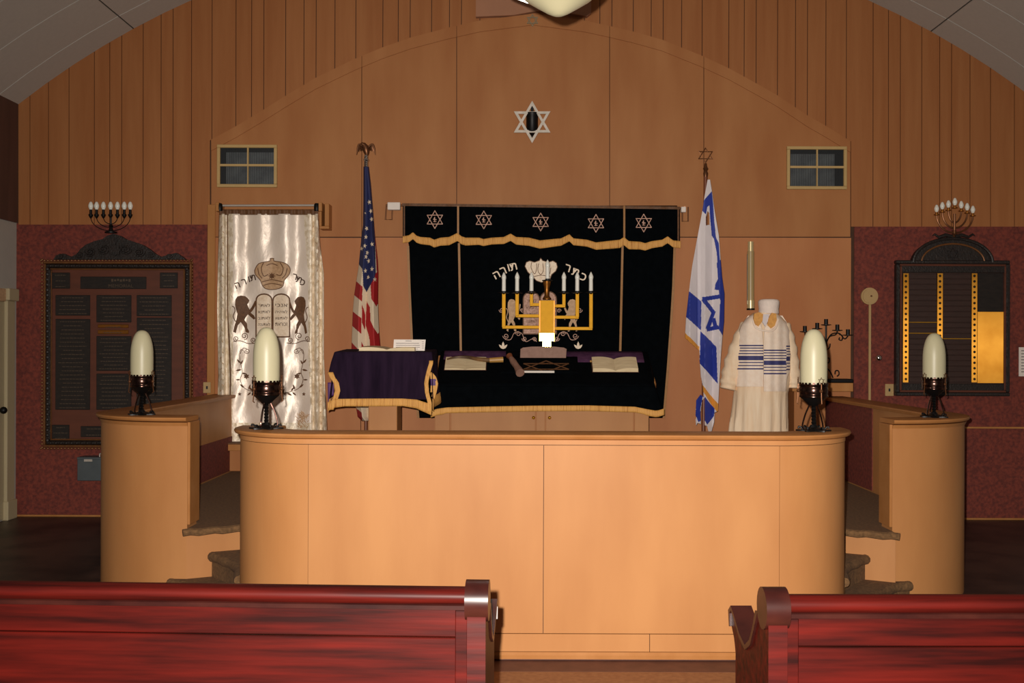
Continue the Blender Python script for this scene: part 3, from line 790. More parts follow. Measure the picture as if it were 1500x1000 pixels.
ed = [(X0+1.5, Y0+sp*i) for i in range(int((Y1-Y0)/sp)+1)] + [(X1-1.5, Y0+sp*i) for i in range(int((Y1-Y0)/sp)+1)] + \
     [(X0+sp*i, Y0+1.5) for i in range(int((X1-X0)/sp)+1)] + [(X0+sp*i, Y1-1.5) for i in range(int((X1-X0)/sp)+1)]
beads(b, ed, 0.011, dm-0.03); tag(b.build('rope_beading', 'plaque_gilt', o, True), kind='stuff')
b = MB()
for i in range(34):
    for x in (X0+9.4, X1-9.4): b.ball(P(x, Y0+14+i*7.6, dm-0.064), 0.014, sz=1.3, n=6)
for i in range(26):
    for y in (Y0+9.4, Y1-9.4): b.ball(P(X0+14+i*7.7, y, dm-0.064), 0.014, sz=0.8, n=6)
tag(b.build('frame_carving', 'plaque_dark', o, True), kind='stuff')
PED = [(78, 380), (82, 374), (92, 371), (104, 376), (112, 372), (118, 364), (126, 358), (138, 353), (150, 350), (157, 345), (166, 342), (176, 345), (184, 350), (196, 354), (208, 358), (218, 364), (228, 372), (236, 376), (250, 372), (258, 370), (266, 375), (272, 380)]
ped = MB().pprism(PED, dm-0.05, dm).build('pediment', 'plaque_dark', o)
for sgn in (-1, 1):
    for k, (cx, cy, rr) in enumerate(((16, 366, 9), (36, 370, 8), (52, 374, 5), (80, 376, 4))):
        pts = [P(168+sgn*(cx+rr*(1-i/26)*math.cos(i*0.55)), cy-1+rr*0.8*(1-i/26)*math.sin(i*0.55), dm-0.052) for i in range(25)]
        MB().tube(pts, 0.008, 6).build('carved_scroll', 'plaque_dark', ped, True)
MB().pprism(star_pts(168, 366, 9, 8, 0.75), dm-0.07, dm-0.04).build('carved_boss', 'plaque_dark', ped)
def plateL(x0, x1, y0, y1, nl=0, hd=False, m='plaque_plate'):
    p = MB().pbox(x0, x1, y0, y1, dm-0.040, dm-0.028, 0.003).build('name_plate', m, o)
    if nl:
        b = MB()
        for i in range(nl):
            y = y0+4+(y1-y0-7)*i/(nl-1 if nl > 1 else 1); k = random.uniform(0.25, 0.42)*(x1-x0); xm_ = (x0+x1)/2
            x = xm_-k
            while x < xm_+k:
                l = random.uniform(2, 5); b.pbox(x, min(x+l, xm_+k), y-0.5, y+0.5, dm-0.0415, dm-0.0395); x += l+1
        tag(b.build('engraved_lines', 'plate_text', p), kind='stuff')
    return p
hd = plateL(117.5, 214, 405, 423)
b = MB()
for i in range(7): b.pbox(163+i*4.2, 166+i*4.2, 408.5+(i % 2)*0.6, 412.5-(i % 3)*0.6, dm-0.0415, dm-0.0395)
tag(b.build('worn_heading', 'plate_text', hd), kind='stuff')
text('heading', 'MEMORIAL', 'plate_text', hd, lambda x, y: dm-0.039, 177, 418.5, 4.6, 36, lift=0.002)
plateL(75, 102, 399, 422.5, 3); plateL(234, 260, 399, 422, 3)
plateL(81, 131.5, 432, 462, 5); plateL(81, 131.5, 467, 600, 22)
plateL(141, 192, 432, 472, 7); plateL(141, 192, 492, 543, 9); plateL(141, 192, 547, 600, 9)
plateL(200, 251, 432, 463, 5); plateL(200, 251, 465, 600, 22)
plateL(143, 188, 475, 480, 1, m='brass_dull'); plateL(143, 188, 483, 489, 1, m='brass_dull')
plateL(76, 101, 622, 645, 3); plateL(118, 160, 624, 640, 2); plateL(165, 225, 616, 640, 3); plateL(236, 260, 622, 645, 3)
# electric candelabrum above it
cz = P(164, 341.5, dm-0.025)
o = thing('electric_menorah', (cz.x, dm-0.025, cz.z), 'seven bulb electric menorah above the carved memorial board, bulbs in a level row', 'menorah')
bx = [133, 141.5, 151.5, 162, 172, 182, 190.8]
dd = dm-0.025
def stem(b, pts, r): b.tube([P(x, y, dd) for x, y in pts], r, 6)
MB().tube([P(162.5, 341, dd), P(162.5, 318, dd)], 0.008, 8).lathe([(0.05, 0), (0.05, 0.012), (0.02, 0.02), (0.012, 0.05), (0.02, 0.06), (0.01, 0.075)], tuple(P(162.5, 341.5, dd)), 14).build('stem', 'iron', o, 40)
for i in range(3):
    l, r_ = bx[i], bx[6-i]; mid = 162.5; yb = 338-i*5
    b = MB(); stem(b, [(l, 318)] + [(mid-(mid-l)*math.cos(a), 318+(yb-318)*math.sin(a)) for a in [PI/2*j/8 for j in range(1, 9)]] + [(mid+(r_-mid)*math.sin(a), 318+(yb-318)*math.cos(a)) for a in [PI/2*j/8 for j in range(1, 9)]], 0.0035)
    b.build('branch', 'iron', o, True)
for x in bx:
    p = P(x, 318, dd)
    s_ = MB().lathe([(0.004, -0.012), (0.012, 0.0), (0.018, 0.012), (0.02, 0.022), (0.012, 0.028), (0.011, 0.065)], tuple(p), 12).build('socket', 'iron', o, 40)
    MB().lathe([(0.010, 0.062), (0.020, 0.085), (0.021, 0.10), (0.012, 0.125), (0.0, 0.135)], tuple(p), 12).build('bulb', 'bulb_white', o, True)

# ================================================================== RIGHT MEMORIAL BOARD
c = P(1396, 580, dm)
o = thing('memorial_board', (c.x, dm, c.z), 'dark framed memorial board with brass strips of bulbs and a bright brass sheet', 'memorial board')
frame4(1313, 1480, 381, 580, 5.5, dm-0.06, dm, 'outer_frame', 'plaque_dark', o, 0.006)
frame4(1318.5, 1474.5, 386.5, 574.5, 3, dm-0.05, dm, 'inner_frame', 'plaque_wood', o)
MB().pbox(1320, 1473, 388, 573, dm-0.02, dm).build('backing', 'name_plate', o)
MB().pbox(1321, 1473, 388, 399, dm-0.045, dm-0.01, 0.003).build('head_rail', 'plaque_dark', o)
MB().pbox(1321, 1473, 562, 573, dm-0.045, dm-0.01, 0.003).build('foot_rail', 'plaque_dark', o)
apex = [(1336, 385)] + [(1396-60*math.cos(PI*i/20), 385-37*math.sin(PI*i/20)) for i in range(1, 20)] + [(1456, 385)]
pd = MB().pprism(apex, dm-0.05, dm).build('arched_pediment', 'plaque_dark', o)
b = MB(); b.tube([P(1396-58*math.cos(PI*i/24), 384-35*math.sin(PI*i/24), dm-0.052) for i in range(25)], 0.014, 8); b.build('arch_rib', 'plaque_dark', pd, True)
b = MB(); b.tube([P(1396-46*math.cos(PI*i/24), 384-27*math.sin(PI*i/24), dm-0.052) for i in range(25)], 0.008, 8); b.build('arch_rib', 'plaque_gilt', pd, True)
for sgn in (-1, 1):
    b = MB(); b.tube([P(1397+sgn*x, y, dm-0.06) for x, y in ((2, 346), (12, 344), (22, 347), (28, 343), (31, 345))], [0.014, 0.016, 0.012, 0.01, 0.004], 8); b.build('carved_wing', 'plaque_dark', pd, True)
for k, rot in enumerate((-PI/2, PI/2)):
    t = [P(1396+9*math.cos(rot+2*PI*i/3), 372+9*math.sin(rot+2*PI*i/3), dm-0.054) for i in range(3)]
    MB().tube(t, 0.004, 6, closed=True).build('carved_star', 'plaque_dark', pd)
xs3 = [1327, 1377, 1427.5]
for x in xs3:
    sp_ = MB().pbox(x-4, x+4, 400, 560, dm-0.034, dm-0.018, 0.001).build('bulb_strip', 'brass_plate', o)
    b = MB()
    for i in range(20): b.ball(P(x, 404+i*7.95, dm-0.036), 0.011, n=8)
    tag(b.build('bulb_row', 'iron', sp_, True), kind='stuff')
for k, (xa, xb_) in enumerate(((1331.5, 1372.5), (1381.5, 1423))):
    for i in range(20):
        y = 400.5+i*7.98
        MB().pbox(xa, xb_, y+0.4, y+7.5, dm-0.030+0.003*((i*7+k*3) % 3 == 0), dm-0.018, 0.002).build('name_plate', 'name_plate', o)
    for y in ((472, 488) if k == 0 else (496,)):
        MB().pbox(xa, xb_, y-0.7, y+0.5, dm-0.036, dm-0.028).build('bright_edge', 'brass', o)
MB().pbox(1432, 1472, 400, 456, dm-0.026, dm-0.018).build('blank_field', 'plaque_plate', o)
MB().pbox(1432, 1472, 456.5, 561, dm-0.030, dm-0.018, 0.001).build('brass_sheet', 'brass_plate', o)
# menorah over it
dd = dm-0.025; c = P(1398, 347, dd)
o = thing('electric_menorah', (c.x, dd, c.z), 'seven branched brass menorah above the brass memorial board, bulbs in an arch', 'menorah')
bl = [(1372, 305), (1380.3, 301), (1389.3, 298.5), (1398.7, 295), (1408, 299.5), (1416.7, 302.5), (1425, 306.5)]
b = MB(); b.tube([P(1398, 346, dd), P(1398.4, 313, dd)], 0.011, 8); b.lathe([(0.04, 0), (0.035, 0.015), (0.015, 0.03), (0.014, 0.06)], tuple(P(1398, 347.3, dd)), 14); b.build('stem', 'bronze', o, 40)
for i, yb in ((0, 341), (1, 334), (2, 326)):
    l, r_ = bl[i], bl[6-i]
    pts = [(1398.3-(1398.3-l[0])*math.cos(PI/2*j/8), l[1]+10+(yb-l[1]-10)*math.sin(PI/2*j/8)) for j in range(9)] + [(1398.3+(r_[0]-1398.3)*math.sin(PI/2*j/8), r_[1]+10+(yb-r_[1]-10)*math.cos(PI/2*j/8)) for j in range(1, 9)]
    MB().tube([P(x, y, dd) for x, y in pts], 0.0075, 8).build('branch', 'bronze', o, True)
for x, y in bl:
    p = P(x, y+10, dd)
    MB().lathe([(0.007, -0.005), (0.024, 0.0), (0.024, 0.006), (0.010, 0.01), (0.010, 0.028)], tuple(p), 12).build('socket', 'brass_dull', o, 40)
    MB().lathe([(0.010, 0.026), (0.019, 0.045), (0.020, 0.058), (0.011, 0.082), (0.0, 0.092)], tuple(p), 12).build('bulb', 'bulb_white', o, True)
#NEXT2
# ================================================================== WHITE CURTAIN
dc = D-0.16
WL = [(300, 321), (312, 321), (360, 320), (400, 319), (450, 318), (550, 320), (600, 318), (650, 316)]
WR = [(300, 466), (312, 466), (345, 468), (375, 471), (400, 474), (450, 474), (520, 474), (560, 476), (600, 478), (650, 481)]
def wsurf(x, y):
    t = (x-320)/155.0; k = min(max((y-312)/120.0, 0), 1)
    e = min(1.0, abs(t-0.5)*2)                       # folds are deeper near the edges
    fold = 0.016*math.sin(2*PI*(t*4.2+0.1)) * (1-0.55*k) + 0.010*math.sin(2*PI*(t*2.1+0.3)+0.004*y)
    if t > 0.88: fold += 0.026*math.sin((t-0.88)*PI*2/0.07)
    if t < 0.10: fold += 0.022*math.sin((0.10-t)*PI*2/0.08)
    fold += 0.004*math.sin(y*0.11+x*0.21)*k
    return dc+fold
c = P(398, 650, dc)
cur = thing('white_curtain', (c.x, dc, c.z), 'white satin ark curtain embroidered with crown, tablets and two lions', 'curtain')
def wpaint(x, y):
    t = (x-lerp(WL, y))/(lerp(WR, y)-lerp(WL, y))
    return 1 if (t < 0.14 or t > 0.86 or y > 618) else 0
body = thicken(grid_cloth(313, 648, 150, 90, lambda y: lerp(WL, y), lambda y: lerp(WR, y), wsurf, wpaint).build('cloth', ['satin', 'satin_damask'], cur, 80))
thicken(grid_cloth(306.5, 314.5, 4, 60, lambda y: 321, lambda y: 466, lambda x, y: dc-0.004+0.012*math.sin(x*0.6), None).build('heading_tape', 'emb_brown', cur, 80))
b = MB(); b.tube([P(lerp(WL, y)+12.5+(y-313)*0.022, y, wsurf(lerp(WL, y)+12.5+(y-313)*0.022, y)-0.006) for y in range(314, 648, 8)], 0.006, 6); b.build('braid', 'emb_brown', cur, True)
rod = thing('curtain_rod', tuple(P(394, 301, dc)), 'thin metal rod and wooden brackets carrying the white curtain', 'curtain rod')
MB().tube([P(316, 301, dc), P(471, 300.5, dc)], 0.009, 10).build('rod', 'silver', rod, 40)
for x in (318, 469):
    MB().pbox(x-2.5, x+2.5, 296, 309, dc-0.03, D-0.02, 0.003).build('bracket', 'trimwood', rod)
for x in (322, 464):
    MB().lathe([(0.02, -0.035), (0.024, -0.02), (0.024, 0.015), (0.016, 0.03)], tuple(P(x, 303, dc-0.006)), 12).build('end_cap', 'iron', rod, True)
MB().pbox(475.5, 482, 298, 331, dc, D-0.02, 0.003).build('bracket_plate', 'trimwood', rod)
MB().pbox(468, 482, 331, 335, dc, D-0.02, 0.003).build('bracket_plate', 'trimwood', rod)
MB().pbox(468, 471, 309, 331, dc, D-0.02, 0.003).build('bracket_plate', 'trimwood', rod)
# embroidery (crop coordinates -> pixels)
def W(p): return (320+p[0]/4.54, 360+p[1]/4.54)
crown = [(240, 165), (250, 140), (268, 118), (300, 108), (342, 100), (344, 84), (368, 84), (368, 100), (410, 106), (450, 118), (472, 140), (478, 165), (470, 190), (450, 215), (437, 232), (430, 265), (402, 284), (355, 291), (312, 284), (290, 260), (280, 232), (262, 210), (245, 190)]
decal('crown', 'emb_tan', cur, wsurf, [[W(p) for p in crown]])
st = []
def ST(pts, w_=1.2, n=4): st.append((catmull([W(p) for p in pts], n), w_))
ST(crown+[crown[0]], 1.1, 2)
ST([(300, 112), (285, 150), (300, 200), (330, 190)]); ST([(410, 112), (430, 150), (415, 195), (385, 190)]); ST([(290, 240), (355, 225), (428, 240)]); ST([(300, 262), (355, 250), (420, 262)])
ST([(320, 130), (355, 118), (392, 130)]); ST([(262, 150), (270, 190), (290, 215)]); ST([(456, 150), (446, 190), (424, 215)])
decal('crown_stitching', 'emb_brown', cur, wsurf, [[W(q) for q in star_pts(355, 200, 26, 8, 0.5)]], st, lift=0.0065)
def tablet(x0, x1, sh, base):
    m = (x0+x1)/2; return [(x0, base), (x0, sh)] + [(m-(m-x0)*math.cos(PI*i/10), sh-48*math.sin(PI*i/10)**0.8) for i in range(1, 10)] + [(x1, sh), (x1, base)]
for k, (x0, x1) in enumerate(((250, 356), (362, 474))):
    pts = tablet(x0, x1, 368, 605)
    tb = decal('tablet', 'emb_cream', cur, wsurf, [[W(p) for p in pts]], lift=0.005)
    decal('tablet_border', 'emb_brown', tb, wsurf, [], [([W(p) for p in pts+[pts[0]]], 2.0)], lift=0.0075)
    lines = (['תאל', 'נתאל', 'גתאל', 'עתאל'] if k == 0 else ['יכנא', 'היהיאל', 'אשתאל', 'תארוכז'])
    for i, s_ in enumerate(lines):
        if k == 0: s_ = ['רתאל', 'אנתאל', 'בגתאל', 'הנעתאל'][i]
        X, Y = W(((x0+x1)/2, 395+i*42)); text('commandment', s_, 'emb_dark', tb, wsurf, X, Y, 4.6, 17.5, lift=0.0075)
for k, (s_, x, y, r_) in enumerate((('ת', 228, 212, -0.25), ('ו', 203, 222, -0.25), ('ר', 168, 240, -0.3), ('ה', 126, 262, -0.35), ('כ', 560, 243, 0.3), ('ת', 535, 225, 0.3), ('ר', 507, 205, 0.25))):
    X, Y = W((x, y)); text('hebrew_letter', s_, 'emb_dark', cur, wsurf, X, Y, 8.6, None, r_, 0.006, 0.012)
lion = [(150, 330), (178, 334), (192, 345), (206, 362), (200, 378), (192, 388), (198, 405), (208, 424), (222, 404), (236, 378), (242, 364), (252, 372), (244, 402), (226, 432), (214, 444), (236, 462), (246, 482), (236, 490), (216, 474), (196, 456), (182, 474), (172, 492), (190, 516), (192, 546), (204, 568), (202, 580), (180, 574), (176, 550), (164, 528), (148, 506), (128, 530), (120, 560), (116, 580), (98, 572), (104, 540), (112, 512), (120, 486), (126, 452), (116, 420), (110, 392), (112, 358), (126, 336)]
tail = [(116, 505), (98, 470), (110, 432), (104, 408), (92, 402)]
for mir in (0, 1):
    f = (lambda p: W(p)) if not mir else (lambda p: W((724-(p[0]-0)*0.98+(0), p[1]+6)))
    if mir: f = lambda p: W((590-(p[0]-98)*0.78, p[1]+6))
    decal('lion', 'emb_brown', cur, wsurf, [[f(p) for p in lion]], [(catmull([f(p) for p in tail], 4), 1.3)])
def spiral(cx, cy, r, n=16, turns=1.4, dirn=1, a0=0.0): return [(cx+r*(1-0.75*i/n)*math.cos(a0+dirn*turns*2*PI*i/n), cy+r*(1-0.75*i/n)*math.sin(a0+dirn*turns*2*PI*i/n)) for i in range(n+1)]
st = []; lv = []
def leaf(cx, cy, l, a, w_=0.32):
    ca_, sa_ = math.cos(a), math.sin(a); return [(cx+ca_*t*l-sa_*s_*l*w_, cy+sa_*t*l+ca_*s_*l*w_) for t, s_ in ((0, 0), (0.35, 0.5), (0.7, 0.4), (1, 0), (0.7, -0.4), (0.35, -0.5))]
for sg in (-1, 1):
    cx = 398; f = lambda x, y: (cx+sg*x, y)
    for (x, y, r, dn) in ((40, 492, 5.5, 1), (52, 496, 4.2, -1), (27, 498, 4.0, -1)):
        st.append(([f(a-cx, b2) for a, b2 in spiral(cx+x, y, r, dirn=dn, a0=PI*0.5)], 1.1))
    st.append((catmull([f(56, 500), f(46, 499), f(34, 503), f(22, 502)], 4), 1.1))
    st.append((catmull([f(42, 513), f(45, 512), f(47, 518), f(46, 530), f(43, 545), f(46, 556), f(40, 568), f(26, 574), f(10, 576)], 5), 0.9))
    st.append(([f(a-cx, b2) for a, b2 in spiral(cx+36, 514, 4.2, dirn=1)], 0.9)); st.append((catmull([f(36, 511), f(42, 510), f(46, 518)], 4), 0.9))
    for (x, y, l, a) in ((46, 532, 8, -0.9), (46, 534, 8, -2.1), (44, 541, 9, 0.2), (44, 546, 8, 2.9), (40, 568, 9, -0.7), (34, 571, 9, -1.9), (28, 573, 9, -0.9), (22, 575, 9, 0.5), (30, 574, 8, 0.7), (16, 576, 8, -1.2), (46, 556, 7, 0.0)):
        a = a if sg > 0 else PI-a; q = f(x, y); lv.append(leaf(q[0], q[1], l, a))
    q = f(37, 551); lv.append(star_pts(q[0], q[1], 4.6, 6, 0.6)); q = f(47, 577); lv.append(star_pts(q[0], q[1], 3.0, 5, 0.5))
tag(decal('floral_embroidery', 'emb_brown', cur, wsurf, lv, st), kind='stuff')
sl = []
for i in range(70):
    x, y = random.uniform(436, 450), random.uniform(606, 628); sl.append(leaf(x, y, random.uniform(4, 7), random.uniform(-2.6, -0.5), 0.2))
for sd in (-1, 1):
    for i in range(38):
        y = 330+i*8; x = (lerp(WL, y)+5.5 if sd < 0 else lerp(WR, y)-7); sl.append(leaf(x, y, 5, PI/2+0.6*(-1)**i, 0.22))
tag(decal('woven_sprigs', 'emb_tan', cur, wsurf, sl, lift=0.0045), kind='stuff')

# low ledge below the white curtain
lc = P(400, 690, D-0.2)
led = thing('low_cabinet', (lc.x, D-0.15, PZT), 'low tan cabinet with dark edged top below the white curtain', 'cabinet')
xa, xb_ = PX(318, 8.40), PX(482, 8.40)
zt = PZ(650, 8.40)
MB().box(xa, xb_, 8.40, D-0.025, zt-0.012, zt, 0.003).build('top_edge', 'emb_brown', led)
MB().box(xa, xb_, 8.41, D-0.025, zt-0.065, zt-0.012, 0.003).build('top_rail', 'trimwood', led)
MB().box(xa+0.045, xb_-0.03, 8.46, D-0.025, PZT, zt-0.065, 0.003).build('body', 'ply', led)

# ================================================================== ARK CURTAIN
da = D-0.13
AL = [(298, 591), (345, 593), (360, 596), (420, 598), (510, 602), (612, 611)]
AR_ = [(298, 995), (345, 994), (360, 990), (420, 988), (470, 985), (540, 980), (612, 974)]
def asurf(x, y):
    k = min(max((y-300)/200.0, 0), 1)
    return da+0.010*math.sin((x-590)/400*2*PI*5.0)*(0.4+0.6*k)+0.004*math.sin(x*0.13+y*0.03)
ca_ = P(793, 612, da)
ark = thing('ark_curtain', (ca_.x, da, ca_.z), 'wide black velvet ark curtain with embroidered tablets and fringed valance', 'curtain')
thicken(grid_cloth(301, 612, 60, 100, lambda y: lerp(AL, y)+3, lambda y: lerp(AR_, y)-3, asurf).build('cloth', 'velvet_black', ark, 80))
for side, T, s_ in ((0, AL, 1), (1, AR_, -1)):
    thicken(grid_cloth(360, 612, 40, 2, lambda y: lerp(T, y)+(0 if s_ > 0 else -3.4), lambda y: lerp(T, y)+(3.4 if s_ > 0 else 0), lambda x, y: asurf(x, y)-0.004).build('edge_braid', 'tan_ribbon', ark))
for (x0, x1) in ((672.3, 675), (912, 908.5)):
    thicken(grid_cloth(356, 514, 30, 2, lambda y: x0-1.6+(x1-x0)*(y-356)/158, lambda y: x0+1.6+(x1-x0)*(y-356)/158, lambda x, y: asurf(x, y)-0.006).build('tape', 'tan_ribbon', ark))
# valance
dv = da-0.045
FT = [(590, 346), (599, 344.5), (605, 340), (610, 345), (616, 347), (630, 348), (636, 351), (645, 348), (658, 347), (666, 343), (670, 341), (676, 346), (682, 348), (702, 348), (708, 350), (720, 348), (738, 347), (744, 344), (748, 342), (756, 347), (775, 348), (791, 352), (810, 350), (822, 349), (830, 345), (834, 343), (840, 349), (860, 351), (873, 355), (890, 353), (908, 351), (914, 347), (921, 353), (938, 354), (945, 356), (955, 353), (970, 351), (978, 346), (986, 352), (997, 353)]
def vsurf(x, y): return dv+0.006*math.sin(x*0.09)+0.003*math.sin(x*0.31)
val = MB(); nx = 200; nyv = 10; rows = []
for i in range(nyv+1):
    rows.append([val.bm.verts.new(P(x, (299+(x-590)*0.0125)+(lerp(FT, x)+3-(299+(x-590)*0.0125))*i/nyv, vsurf(x, 0))) for x in [590+406*j/nx for j in range(nx+1)]])
for i in range(nyv):
    for j in range(nx): val.bm.faces.new((rows[i][j], rows[i][j+1], rows[i+1][j+1], rows[i+1][j]))
val = thicken(val.build('valance', 'velvet_black', ark, 80))
fr = MB(); rows = []
for i in range(5):
    rows.append([fr.bm.verts.new(P(x, lerp(FT, x)+i*(11+1.0*math.sin(x*0.05))/4, vsurf(x, 0)-0.007-0.0025*((j % 3) == 0))) for j, x in enumerate([590+407*j/360 for j in range(361)])])
for i in range(4):
    for j in range(360): fr.bm.faces.new((rows[i][j], rows[i][j+1], rows[i+1][j+1], rows[i+1][j]))
thicken(fr.build('fringe', 'gold_fringe', val, 80), 0.005)
def strip(name, m, parent, x0, y0, x1, y1, wd, surf, lift): return decal(name, m, parent, surf, [], [([(x0+(x1-x0)*i/60, y0+(y1-y0)*i/60) for i in range(61)], wd)], lift)
strip('top_band', 'emb_brown', val, 590, 299.5, 995, 304.5, 4.0, vsurf, 0.006)
for x in (671, 914.5): strip('tape', 'tan_ribbon', val, x, 302, x, 342 if x < 800 else 348, 2.8, vsurf, 0.007)
strip('edge_tape', 'emb_brown', val, 592.2, 302, 592.2, 346, 2.0, vsurf, 0.007); strip('edge_tape', 'emb_brown', val, 993.6, 305, 993.6, 352, 2.4, vsurf, 0.007)
for cx, cy in ((637, 321.5), (708.7, 322), (792, 325), (873, 327), (943, 326.5)):
    stt = []
    for rot in (-PI/2, PI/2):
        t = [(cx+13*math.cos(rot+2*PI*i/3), cy+13*math.sin(rot+2*PI*i/3)) for i in range(3)]
        stt.append((t+[t[0]], 1.15))
    stt.append(([(cx-2, cy), (cx+2.2, cy)], 1.2)); stt.append(([(cx-0.3, cy-3.5), (cx-0.3, cy+3.4)], 1.3)); stt.append(([(cx-2.2, cy-0.2), (cx-0.3, cy-3)], 0.8)); stt.append(([(cx-2, cy+3), (cx+2, cy+3)], 0.9))
    decal('star_embroidery', 'emb_pink', val, vsurf, [], stt, 0.007)
# embroidery on the main cloth
crown2 = [(769, 390), (771, 384), (776, 382), (783, 384), (790, 381.5), (792, 378), (795, 381.5), (803, 384), (810, 382), (815, 385), (816.5, 391), (814, 397), (808, 402), (806, 408), (800, 412), (793, 413.5), (786, 411), (780, 405), (773, 398)]
cr2 = decal('crown', 'emb_cream', ark, asurf, [crown2], lift=0.006)
decal('crown_stitching', 'emb_brown', cr2, asurf, [], [(crown2+[crown2[0]], 1.0), (catmull([(779, 384), (778, 392), (783, 401), (786, 394), (786, 386)], 4), 0.9), (catmull([(789, 386), (788, 396), (792, 402), (796, 396), (795, 386)], 4), 0.9), (catmull([(800, 386), (801, 396), (805, 401), (807, 392)], 4), 0.9), (catmull([(779, 406), (792, 403), (806, 405)], 4), 0.9)], lift=0.009)
for k, (x0, x1) in enumerate(((766.5, 790), (791.5, 815))):
    m_ = (x0+x1)/2
    pts = [(x0, 489), (x0, 438)] + [(m_-(m_-x0)*math.cos(PI*i/10), 438-11*math.sin(PI*i/10)) for i in range(1, 10)] + [(x1, 438), (x1, 489)]
    tb = decal('tablet', 'emb_pink', ark, asurf, [pts], lift=0.006)
    decal('tablet_border', 'emb_brown', tb, asurf, [], [(pts+[pts[0]], 1.5)], lift=0.009)
    for i in range(5):
        text('commandment', (['רתאל', 'אנתאל', 'בגתאל', 'הנעתאל', 'מחתאל'] if k == 0 else ['יכנא', 'היהיאל', 'אשתאל', 'תארוכז', 'תאדבכ'])[i], 'emb_brown', tb, asurf, m_, 440+i*10, 5, 15, lift=0.0085)
for mir in (0, 1):
    f = (lambda p: (742+(p[0]-98)*0.135, 438+(p[1]-330)*0.19)) if not mir else (lambda p: (846-(p[0]-98)*0.135, 438+(p[1]-330)*0.19))
    decal('lion', 'emb_tan', ark, asurf, [[f(p) for p in lion]], [(catmull([f(p) for p in tail], 4), 1.0)], lift=0.006)
for (s_, x, y, r_) in (('ת', 752, 390.5, -0.25), ('ו', 745, 392, -0.25), ('ר', 737, 396.5, -0.4), ('ה', 727.5, 402.5, -0.5), ('כ', 854.5, 405.5, 0.35), ('ת', 843, 398.5, 0.35), ('ר', 831.5, 392.5, 0.3)):
    text('hebrew_letter', s_, 'emb_cream', ark, asurf, x, y, 10.5, None, r_, 0.006, 0.01)
st = []; lv = []
for sg in (-1, 1):
    f = lambda x, y: (792+sg*x, y)
    for (x, y, r, dn) in ((51, 492, 4.5, 1), (33, 489, 4.0, -1), (24, 496, 3.6, 1), (9, 497, 3.4, -1), (57, 454, 4, 1), (27, 455, 3.2, -1)):
        st.append(([f(a, b2) for a, b2 in spiral(x, y, r, dirn=dn)], 0.9))
    st.append((catmull([f(52, 497), f(44, 497), f(38, 487), f(28, 488), f(22, 500), f(12, 496), f(6, 500)], 5), 0.9))
    for l, a in ((11, -PI/2), (9, -PI/2+0.75), (9, -PI/2-0.75)):
        q = f(55, 511); lv.append(leaf(q[0], q[1], l, a, 0.36))
tag(decal('scroll_embroidery', 'emb_pink', ark, asurf, [], st, 0.006), kind='stuff')
for k in (0, 3): decal('leaf_embroidery', 'emb_cream', ark, asurf, lv[k:k+3], [], 0.006)
arod = thing('curtain_rod', tuple(P(793, 302, da)), 'rod with white end brackets carrying the black ark curtain', 'curtain rod')
MB().tube([P(566, 300.5, da), P(1004, 305.5, da)], 0.009, 10).build('rod', 'bronze', arod, 40)
MB().pbox(567.5, 586, 296, 307, da-0.03, da+0.02, 0.004).build('end_bracket', 'paper', arod)
MB().pbox(998, 1005, 302.5, 310.5, da-0.03, da+0.02, 0.004).build('end_bracket', 'paper', arod)
MB().tube([P(x, y, da) for x, y in ((566, 299), (564.5, 321.5), (574, 321.5), (574.5, 306))], 0.006, 6).build('wire_bracket', 'bronze', arod)
MB().tube([P(x, y, da) for x, y in ((1008, 303), (1008, 324), (999.5, 324), (999.5, 308))], 0.006, 6).build('wire_bracket', 'bronze', arod)
for x in (570, 1003): MB().tube([P(x, 303, da), P(x, 303, D-0.02)], 0.008, 6).build('wall_arm', 'bronze', arod)

# ================================================================== FLAGS
def make_painter(items, default=0):
    bb = [(mi, poly, min(p[0] for p in poly), max(p[0] for p in poly), min(p[1] for p in poly), max(p[1] for p in poly)) for mi, poly in items]
    def f(x, y):
        r = default
        for mi, poly, a, b2, c_, d_ in bb:
            if a <= x <= b2 and c_ <= y <= d_ and inside((x, y), poly): r = mi
        return r
    return f
